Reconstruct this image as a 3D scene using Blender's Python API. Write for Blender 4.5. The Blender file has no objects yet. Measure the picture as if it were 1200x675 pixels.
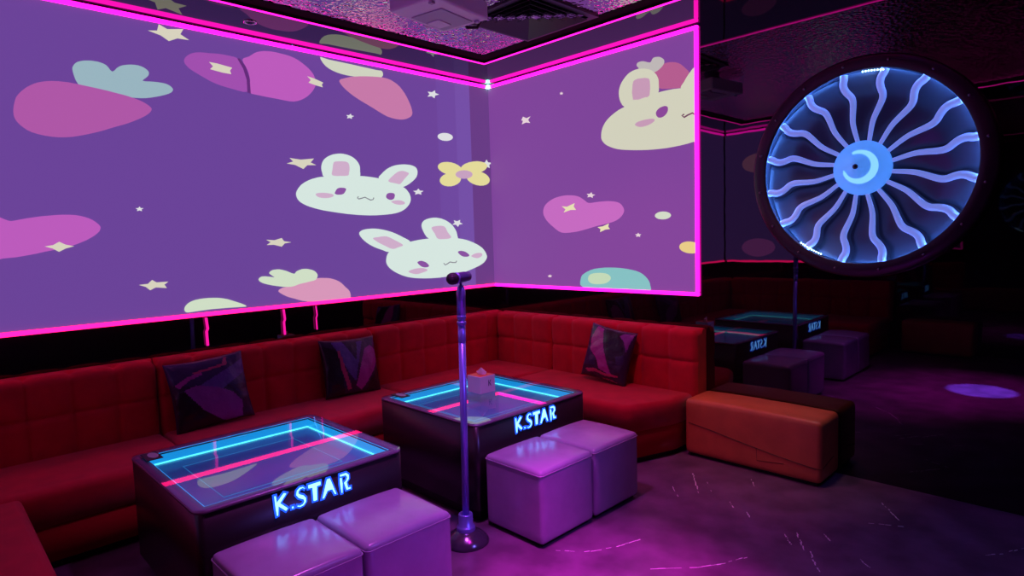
import bpy, bmesh, math, random
from mathutils import Vector, Matrix, geometry
random.seed(7)
PI = math.pi
sc = bpy.context.scene
COL = sc.collection

# ------------------------------------------------------------------ materials
def lin(c):
    f = lambda v: v / 12.92 if v <= .04045 else ((v + .055) / 1.055) ** 2.4
    return tuple(f(v / 255) for v in c) + (1,)

def mat(name, base=(.5, .5, .5), rough=.5, metal=0., ior=1.5, emit=None, estr=1., bump=None, coat=0., coat_rough=.05, sheen=0., spec=.5, vary=None):
    m = bpy.data.materials.new(name); m.use_nodes = True
    nt = m.node_tree; b = nt.nodes['Principled BSDF']
    b.inputs['Base Color'].default_value = tuple(base[:3]) + (1,)
    b.inputs['Roughness'].default_value = rough
    b.inputs['Metallic'].default_value = metal
    b.inputs['IOR'].default_value = ior
    b.inputs['Specular IOR Level'].default_value = spec
    b.inputs['Coat Weight'].default_value = coat
    b.inputs['Coat Roughness'].default_value = coat_rough
    b.inputs['Sheen Weight'].default_value = sheen
    if emit:
        b.inputs['Emission Color'].default_value = tuple(emit[:3]) + (1,)
        b.inputs['Emission Strength'].default_value = estr
    tc = nt.nodes.new('ShaderNodeTexCoord')
    if vary:                                   # (scale, low, high): mottled wear in the base colour
        n = nt.nodes.new('ShaderNodeTexNoise'); n.inputs['Scale'].default_value = vary[0]; n.inputs['Detail'].default_value = 6
        nt.links.new(tc.outputs['Object'], n.inputs['Vector'])
        r = nt.nodes.new('ShaderNodeValToRGB')
        r.color_ramp.elements[0].position = .35; r.color_ramp.elements[1].position = .65
        r.color_ramp.elements[0].color = tuple(v * vary[1] for v in base[:3]) + (1,)
        r.color_ramp.elements[1].color = tuple(v * vary[2] for v in base[:3]) + (1,)
        nt.links.new(n.outputs['Fac'], r.inputs['Fac']); nt.links.new(r.outputs['Color'], b.inputs['Base Color'])
    if bump:                                   # (kind, scale, strength, distance)
        if bump[0] == 'noise':
            t = nt.nodes.new('ShaderNodeTexNoise'); t.inputs['Detail'].default_value = 3; out = t.outputs['Fac']
        else:
            t = nt.nodes.new('ShaderNodeTexVoronoi'); t.feature = 'SMOOTH_F1'; out = t.outputs['Distance']
        t.inputs['Scale'].default_value = bump[1]
        nt.links.new(tc.outputs['Object'], t.inputs['Vector'])
        bp = nt.nodes.new('ShaderNodeBump'); bp.inputs['Strength'].default_value = bump[2]; bp.inputs['Distance'].default_value = bump[3]
        nt.links.new(out, bp.inputs['Height']); nt.links.new(bp.outputs['Normal'], b.inputs['Normal'])
    return m

def glow(name, rgb, strength=1.):
    return mat(name, (.02, .02, .02), .5, emit=rgb, estr=strength)

def screen_mat(name, srgb, gain=1.):
    return mat(name, (.10, .10, .10), .8, spec=.1, emit=lin(srgb), estr=gain)

M = {}
M['black_glass'] = mat('black glass', (.004, .0035, .005), .012, ior=1.85, bump=('noise', 2.2, .10, .004))
M['soffit_glass'] = mat('black soffit panel', (.006, .004, .008), .02, ior=1.7)
M['dark_wall'] = mat('dark wall', (.015, .01, .018), .35)
M['floor'] = mat('dark vinyl floor', (.150, .080, .150), .36, bump=('noise', 60, .12, .002), vary=(5, .7, 1.25))
M['scratch'] = mat('pale floor scratch', (.85, .8, .85), .5)
M['hammered'] = mat('hammered steel', (.62, .56, .66), .09, metal=1., bump=('voronoi', 38, .75, .010))
M['vent'] = mat('vent louvre', (.03, .03, .045), .35)
M['red'] = mat('red woven fabric', (.52, .012, .032), .85, spec=.2, sheen=.15, bump=('noise', 350, .25, .002), vary=(9, .9, 1.08))
M['red_dark'] = mat('red fabric skirt', (.46, .013, .02), .88, spec=.2, bump=('noise', 350, .25, .002))
M['black_foot'] = mat('black plinth', (.006, .006, .007), .5)
M['orange'] = mat('orange leather', (.60, .16, .065), .38, bump=('noise', 90, .1, .002), vary=(6, .9, 1.1))
M['seam'] = mat('leather seam', (.12, .03, .012), .6)
M['lilac_leather'] = mat('lilac grey leather', (.40, .33, .50), .24, bump=('noise', 7, .35, .01), vary=(7, .93, 1.05))
M['lilac_piping'] = mat('lilac piping', (.40, .33, .46), .3)
M['cabinet'] = mat('dark brown laminate', (.018, .011, .013), .32)
M['frame'] = mat('dark table frame', (.20, .14, .20), .30)
M['well_wall'] = mat('lit cyan acrylic', (.02, .1, .2), .3, emit=(.010, .37, .86), estr=1.)
M['well_led'] = glow('cyan led strip', (.10, .85, 1.0), 2.2)
M['led_reflection'] = glow('painted led reflection', (.02, .26, .62), .8)
M['rim'] = glow('blue lit glass rim', (.02, .36, 1.0), 1.0)
M['well_floor'] = mat('smoked glass', (.07, .27, .44), .16, ior=1.32)
M['letter'] = glow('white blue lit letter', (.13, .42, 1.0), 4.5)
M['letter_halo'] = glow('painted blue letter halo', (.010, .085, 1.0), 1.6)  # halo around the letters, painted as wider blue emissive outlines
M['neon'] = glow('magenta neon', (1., .006, .48), 4.5)
M['neon_low'] = glow('pink neon', (1., .006, .14), 4.5)
M['pink_dim'] = glow('dim pink glow', (1., .008, .36), 1.1)
M['neon_thin'] = glow('thin magenta neon', (1., .008, .42), 3.2)
M['lamp_white'] = glow('cool white joint lamp', (.35, 1., .85), 7.)
M['steel_blue'] = mat('brushed stand steel', (.26, .30, .80), .32, metal=.55)
M['stand_base'] = mat('dark lacquered base', (.10, .10, .13), .2, metal=.6)
M['mic_body'] = mat('microphone body', (.10, .09, .26), .3, metal=.4)
M['mic_grille'] = mat('microphone grille', (.035, .03, .04), .5, metal=.6, bump=('voronoi', 260, .8, .004))
M['fan_ring'] = mat('dark purple fan ring', (.035, .018, .035), .3)
M['fan_drum'] = mat('fan drum steel', (.16, .18, .26), .32, metal=.3)
M['fan_sheet'] = mat('dark fan blade', (.09, .09, .13), .35, metal=.2)
M['fan_tube'] = mat('frosted blade edge', (.62, .62, .9), .35, emit=(.11, .19, .62), estr=.9)
M['fan_hub'] = mat('frosted hub cone', (.35, .5, .8), .35, emit=(.045, .22, .72), estr=.9)
M['fan_spiral'] = glow('lit hub comma', (.24, .62, 1.), 1.1)
M['fan_led'] = glow('rim led strip', (.09, .30, 1.), 46.)
M['led_dot'] = glow('led dot', (.5, .85, 1.), 6.)
M['bolt'] = mat('stud', (.25, .2, .25), .3, metal=1.)
M['white_plastic'] = mat('white plastic', (.85, .83, .92), .4)
M['grey_plastic'] = mat('grey plastic', (.5, .48, .6), .4)
M['lens'] = glow('projector lens light', (.55, .9, .75), 4.)
M['cable'] = mat('black cable', (.008, .008, .008), .5)
M['card'] = mat('dark card', (.012, .016, .02), .6)
M['card_pale'] = mat('pale card print', (.30, .42, .40), .5)
M['tissue_box'] = mat('white card box', (.62, .58, .66), .5)
M['tissue_top'] = mat('box lid print', (.62, .17, .06), .5)
M['tissue'] = mat('white tissue', (.8, .76, .82), .8)
M['print'] = mat('blue black print', (.03, .03, .08), .6)
M['chrome'] = mat('chrome', (.7, .7, .75), .15, metal=1.)
M['lamp_dark'] = mat('unlit lamp glass', (.01, .01, .012), .1)

def glass_mat():
    m = bpy.data.materials.new('clear glass sheet'); m.use_nodes = True
    nt = m.node_tree; nt.nodes.clear()
    o = nt.nodes.new('ShaderNodeOutputMaterial'); mix = nt.nodes.new('ShaderNodeMixShader')
    tr = nt.nodes.new('ShaderNodeBsdfTransparent'); gl = nt.nodes.new('ShaderNodeBsdfGlossy'); fr = nt.nodes.new('ShaderNodeFresnel')
    tr.inputs['Color'].default_value = (.93, .96, 1, 1)
    gl.inputs['Roughness'].default_value = .01; gl.inputs['Color'].default_value = (1, 1, 1, 1)
    fr.inputs['IOR'].default_value = 1.55
    ge = nt.nodes.new('ShaderNodeNewGeometry'); mu = nt.nodes.new('ShaderNodeMath'); mu.operation = 'SUBTRACT'; mu.use_clamp = True
    mz = nt.nodes.new('ShaderNodeMath'); mz.operation = 'MULTIPLY'; mu.inputs[0].default_value = 1.
    nt.links.new(ge.outputs['Backfacing'], mu.inputs[1]); nt.links.new(mu.outputs[0], mz.inputs[0]); nt.links.new(fr.outputs[0], mz.inputs[1])   # only the outer faces of the sheet mirror
    nt.links.new(mz.outputs[0], mix.inputs[0]); nt.links.new(tr.outputs[0], mix.inputs[1]); nt.links.new(gl.outputs[0], mix.inputs[2])
    nt.links.new(mix.outputs[0], o.inputs['Surface'])
    return m
M['glass'] = glass_mat()

# ------------------------------------------------------------------ mesh helpers (world coordinates; obj() re-bases them on the parent)
def v_add(bm, pts): return [bm.verts.new(p) for p in pts]

def add_box(bm, x0, x1, y0, y1, z0, z1, bev=0., seg=2, mi=0):
    t = bmesh.new()
    vs = [t.verts.new((x, y, z)) for x in (x0, x1) for y in (y0, y1) for z in (z0, z1)]
    for f in ((0, 1, 3, 2), (4, 6, 7, 5), (0, 4, 5, 1), (2, 3, 7, 6), (0, 2, 6, 4), (1, 5, 7, 3)):
        t.faces.new([vs[i] for i in f])
    if bev:
        bmesh.ops.bevel(t, geom=list(t.edges), offset=bev, segments=seg, profile=.5, affect='EDGES')
    merge(bm, t, mi)

def merge(bm, t, mi=0, M4=None):
    mp = {}
    for v in t.verts: mp[v] = bm.verts.new(M4 @ v.co if M4 else v.co)
    for f in t.faces:
        try:
            g = bm.faces.new([mp[v] for v in f.verts]); g.material_index = mi if mi else f.material_index; g.smooth = f.smooth
        except ValueError: pass
    t.free()

def add_prism(bm, poly, z0, z1, bev_top=0., seg=4, mi=0, bev_vert=0.):
    t = bmesh.new()
    lo = [t.verts.new((x, y, z0)) for x, y in poly]; hi = [t.verts.new((x, y, z1)) for x, y in poly]
    n = len(poly)
    bot = t.faces.new(lo[::-1]); top = t.faces.new(hi)
    for i in range(n): t.faces.new((lo[i], lo[(i + 1) % n], hi[(i + 1) % n], hi[i]))
    if bev_top:
        bmesh.ops.bevel(t, geom=list(top.edges), offset=bev_top, segments=seg, profile=.5, affect='EDGES')
    merge(bm, t, mi)

def tube(bm, pts, r, n=8, cap=True, mi=0, closed=False):
    pts = [Vector(p) for p in pts]; m = len(pts)
    rs = r if isinstance(r, (list, tuple)) else [r] * m
    rings = []; up = None
    for i, p in enumerate(pts):
        if closed: t = pts[(i + 1) % m] - pts[i - 1]
        else: t = pts[min(i + 1, m - 1)] - pts[max(i - 1, 0)]
        t.normalize()
        if up is None:
            up = Vector((0, 0, 1)) if abs(t.z) < .9 else Vector((1, 0, 0))
        a = up - t * up.dot(t); a.normalize(); b = t.cross(a); up = a
        rings.append([bm.verts.new(p + (a * math.cos(2 * PI * k / n) + b * math.sin(2 * PI * k / n)) * rs[i]) for k in range(n)])
    for i in range(m if closed else m - 1):
        A, B = rings[i], rings[(i + 1) % m]
        for k in range(n):
            f = bm.faces.new((A[k], A[(k + 1) % n], B[(k + 1) % n], B[k])); f.smooth = True; f.material_index = mi
    if cap and not closed:
        bm.faces.new(rings[0][::-1]).material_index = mi; bm.faces.new(rings[-1]).material_index = mi

def lathe(bm, prof, origin=(0, 0, 0), axis='z', n=40, mi=0, closed=False, smooth=True):
    """prof = [(radius, height)]; axis z (up) or y (height runs out of the back wall, towards -y)"""
    ox, oy, oz = origin; rings = []
    for r, h in prof:
        if r < 1e-6:
            rings.append([bm.verts.new((ox, oy, oz + h) if axis == 'z' else (ox, oy - h, oz))])
        else:
            rings.append([bm.verts.new((ox + r * math.cos(2 * PI * k / n), oy + r * math.sin(2 * PI * k / n), oz + h) if axis == 'z'
                          else (ox + r * math.cos(2 * PI * k / n), oy - h, oz + r * math.sin(2 * PI * k / n))) for k in range(n)])
    seq = list(range(len(rings) - 1)) + ([len(rings) - 1] if closed else [])
    for i in seq:
        A, B = rings[i], rings[(i + 1) % len(rings)]
        for k in range(n):
            k2 = (k + 1) % n
            if len(A) == 1: f = bm.faces.new((A[0], B[k], B[k2]))
            elif len(B) == 1: f = bm.faces.new((A[k], B[0], A[k2]))
            else: f = bm.faces.new((A[k], B[k], B[k2], A[k2]))
            f.smooth = smooth; f.material_index = mi

def rounded_rect(x0, x1, y0, y1, r, n=5):
    out = []
    for cx, cy, a0 in ((x1 - r, y1 - r, 0), (x0 + r, y1 - r, 90), (x0 + r, y0 + r, 180), (x1 - r, y0 + r, 270)):
        for k in range(n + 1):
            a = math.radians(a0 + 90 * k / n); out.append((cx + r * math.cos(a), cy + r * math.sin(a)))
    return out

def obj(name, bm, mats, parent=None, smooth=False, recalc=True):
    if recalc: bmesh.ops.recalc_face_normals(bm, faces=list(bm.faces))
    if parent is not None:
        off = Vector((0, 0, 0)); p = parent
        while p: off += p.location; p = p.parent
        bmesh.ops.translate(bm, verts=list(bm.verts), vec=-off)
    me = bpy.data.meshes.new(name)
    if smooth:
        for f in bm.faces: f.smooth = True
    bm.to_mesh(me); bm.free()
    for m in (mats if isinstance(mats, (list, tuple)) else [mats]): me.materials.append(m)
    o = bpy.data.objects.new(name, me); COL.objects.link(o)
    if parent is not None: o.parent = parent
    return o

def tag(o, label, cat, group=None):
    o['label'] = label; o['category'] = cat
    if group: o['group'] = group
    return o

def thing(name, loc, label, cat, group=None):
    o = bpy.data.objects.new(name, None); COL.objects.link(o); o.location = loc; o.empty_display_size = .1
    return tag(o, label, cat, group)

def struct(name, bm, mats):
    o = obj(name, bm, mats); o['kind'] = 'structure'; return o

def dup(root, loc, label):
    r = root.copy(); COL.objects.link(r); r.location = loc; r['label'] = label
    for ch in list(root.children):
        c = ch.copy(); COL.objects.link(c); c.parent = r
        for g in list(ch.children):
            d = g.copy(); COL.objects.link(d); d.parent = c
    return r

def sharp_smooth(bm, ang=40):
    for f in bm.faces: f.smooth = True
    for e in bm.edges:
        if len(e.link_faces) == 2 and e.calc_face_angle(0) > math.radians(ang): e.smooth = False

# ------------------------------------------------------------------ the room
XW, YR = 6.2, -4.95            # right wall, rear wall
ZS = 3.108                     # soffit
ZT, ZB = 3.083, 1.134          # top and bottom of the projected picture
XE = 2.25                      # right end of the back screen
WS = .53                       # soffit width
ZC = 3.138                     # hammered ceiling

SCRATCH = [[(2.523, -1.984), (2.644, -1.898), (2.735, -1.747), (2.777, -1.601)], [(2.976, -1.814), (3.133, -1.652), (3.213, -1.527), (3.264, -1.406)], [(2.536, -0.616), (2.619, -0.734), (2.72, -0.874)], [(2.676, -0.684), (2.762, -0.804)], [(3.309, -1.05), (3.34, -1.096), (3.374, -1.138)], [(3.345, -0.993), (3.395, -1.071), (3.443, -1.156)], [(3.468, -1.145), (3.509, -1.217), (3.568, -1.309)], [(3.459, -0.916), (3.506, -0.971)], [(3.671, -1.061), (3.694, -1.092), (3.726, -1.115)], [(3.568, -0.307), (3.627, -0.389), (3.702, -0.491)], [(3.587, -0.634), (3.733, -0.557)], [(4.083, -0.646), (4.154, -0.561), (4.22, -0.424)], [(2.545, -0.889), (2.652, -1.0)], [(2.914, -0.867), (2.969, -0.926)], [(3.047, -0.931), (3.102, -0.997)], [(2.851, -0.439), (2.926, -0.556)]]
bm = bmesh.new()
add_box(bm, -.1, XW + .1, YR - .1, .1, -.1, 0)
for s in SCRATCH:
    fine = []
    for a, b in zip(s, s[1:]):
        for k in range(6): fine.append((a[0] + (b[0] - a[0]) * k / 6, a[1] + (b[1] - a[1]) * k / 6))
    fine.append(s[-1])
    for i, (a, b) in enumerate(zip(fine, fine[1:])):
        if random.random() < .18: continue
        d = Vector((b[0] - a[0], b[1] - a[1])); d.normalize(); w = random.uniform(.0012, .0036); n = Vector((-d.y, d.x)) * w
        j = random.uniform(-.004, .004)
        f = bm.faces.new([bm.verts.new((a[0] + n.x + j, a[1] + n.y, .0006)), bm.verts.new((a[0] - n.x + j, a[1] - n.y, .0006)),
                          bm.verts.new((b[0] - n.x + j, b[1] - n.y, .0006)), bm.verts.new((b[0] + n.x + j, b[1] + n.y, .0006))])
        f.material_index = 1
struct('floor', bm, [M['floor'], M['scratch']])
bm = bmesh.new(); add_box(bm, -.1, XW + .1, 0, .1, 0, 3.3); struct('wall_back', bm, M['black_glass'])
bm = bmesh.new(); add_box(bm, -.1, 0, YR, 0, 0, 3.3); struct('wall_left', bm, M['black_glass'])
bm = bmesh.new(); add_box(bm, -.1, XW + .1, YR - .1, YR, 0, 3.3); struct('wall_rear', bm, M['black_glass'])
bm = bmesh.new(); add_box(bm, XW, XW + .1, YR, 0, 0, 3.3); struct('wall_right', bm, M['dark_wall'])
XC, YC = 5.6, YR + WS          # far edges of the ceiling coffer
bm = bmesh.new(); add_box(bm, WS - .05, XC + .05, YC - .05, -WS + .05, ZC, ZC + .08); struct('ceiling', bm, M['hammered'])
bm = bmesh.new()
for a in ((0, WS, YR, 0), (XC, XW, YR, 0), (WS, XC, -WS, 0), (WS, XC, YR, YC)):
    add_box(bm, a[0], a[1], a[2], a[3], ZS, ZC)
struct('trim_1', bm, M['soffit_glass'])

bm = bmesh.new(); BW = .105  # added dark border: hides the neon's mirror image, imitates the fascia's reflection
for a in ((WS, WS + BW, YC, -WS), (XC - BW, XC, YC, -WS), (WS + BW, XC - BW, -WS - BW, -WS), (WS + BW, XC - BW, YC, YC + BW)):
    add_box(bm, a[0], a[1], a[2], a[3], ZC - .003, ZC)
struct('trim_2', bm, mat('added black reflection mask', (.006, .005, .007), .9, spec=.1))

# neon tubes -------------------------------------------------------
def neon(name, box, m, label):
    b = bmesh.new(); add_box(b, *box, bev=min(.006, .3 * min(box[1] - box[0], box[3] - box[2], box[5] - box[4])), seg=2)
    return tag(obj(name, b, m), label, 'neon light', 'neon tubes around the screens and ceiling')
H = .0135
neon('neon_tube', (.0, .024, YR + .03, -.045, ZT - H, ZT + H), M['neon'], 'magenta neon tube along the top edge of the long left screen')
neon('neon_tube', (.045, XE + H, -.024, .0, ZT - H, ZT + H), M['neon'], 'magenta neon tube along the top edge of the short corner screen')
neon('neon_tube', (.0, .024, YR + .03, 0, ZB - H, ZB + H), M['neon_low'], 'pink neon tube along the bottom edge of the long left screen')
neon('neon_tube', (.025, XE + H, -.024, .0, ZB - H, ZB + H), M['neon'], 'magenta neon tube along the bottom edge of the short corner screen')
neon('neon_tube', (XE - H, XE + H, -.024, .0, ZB + H, ZT - H), M['neon'], 'upright magenta neon tube at the right end of the corner screen')
neon('neon_tube', (.05, 2.2, YR, YR + .024, ZT - H, ZT + H), M['neon'], 'magenta neon tube above the rear screen, seen only in the black glass reflection')
neon('neon_tube', (.05, 1.35, YR, YR + .024, ZB - H, ZB + H), M['neon_low'], 'pink neon tube below the rear screen, seen only in the black glass reflection')
h = .009
neon('neon_strip', (WS - .003, WS + .008, YC, -WS, ZS - .008, ZS + .002), M['neon_thin'], 'thin magenta neon line on the ceiling edge above the left screen')
neon('neon_strip', (WS + .008, XC, -WS - .008, -WS + .003, ZS - .008, ZS + .002), M['neon_thin'], 'thin magenta neon line on the ceiling edge above the corner screen')
neon('neon_strip', (WS + .008, XC, YC - .003, YC + .008, ZS - .008, ZS + .002), M['neon_thin'], 'thin magenta neon line on the rear ceiling edge, seen reflected beside the fan')
for (y, za, zb, r, lab) in ((-2.769, .915, 1.112, .009, 'nearest'), (-2.212, .918, 1.112, .008, 'middle'), (-1.949, .925, 1.112, .0055, 'farthest and thinnest')):  # three short pink emissive tubes on the wall below the left screen
    b = bmesh.new(); mid = (za + zb) / 2
    tube(b, [(.02, y - .003, zb), (.02, y + .003, mid + .02), (.02, y - .006, mid), (.02, y - .004, za)], r, 6)
    tag(obj('pink_line', b, M['pink_dim']), 'short upright glowing pink line below the left screen, %s of three' % lab, 'neon light', 'short upright pink lines')
b = bmesh.new(); add_box(b, .0, .045, -.045, 0, ZT - .0145, ZT + .0145, bev=.005)
tag(obj('corner_lamp', b, M['lamp_white']), 'small white green lamp where the neon tubes meet in the room corner', 'lamp')

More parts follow.
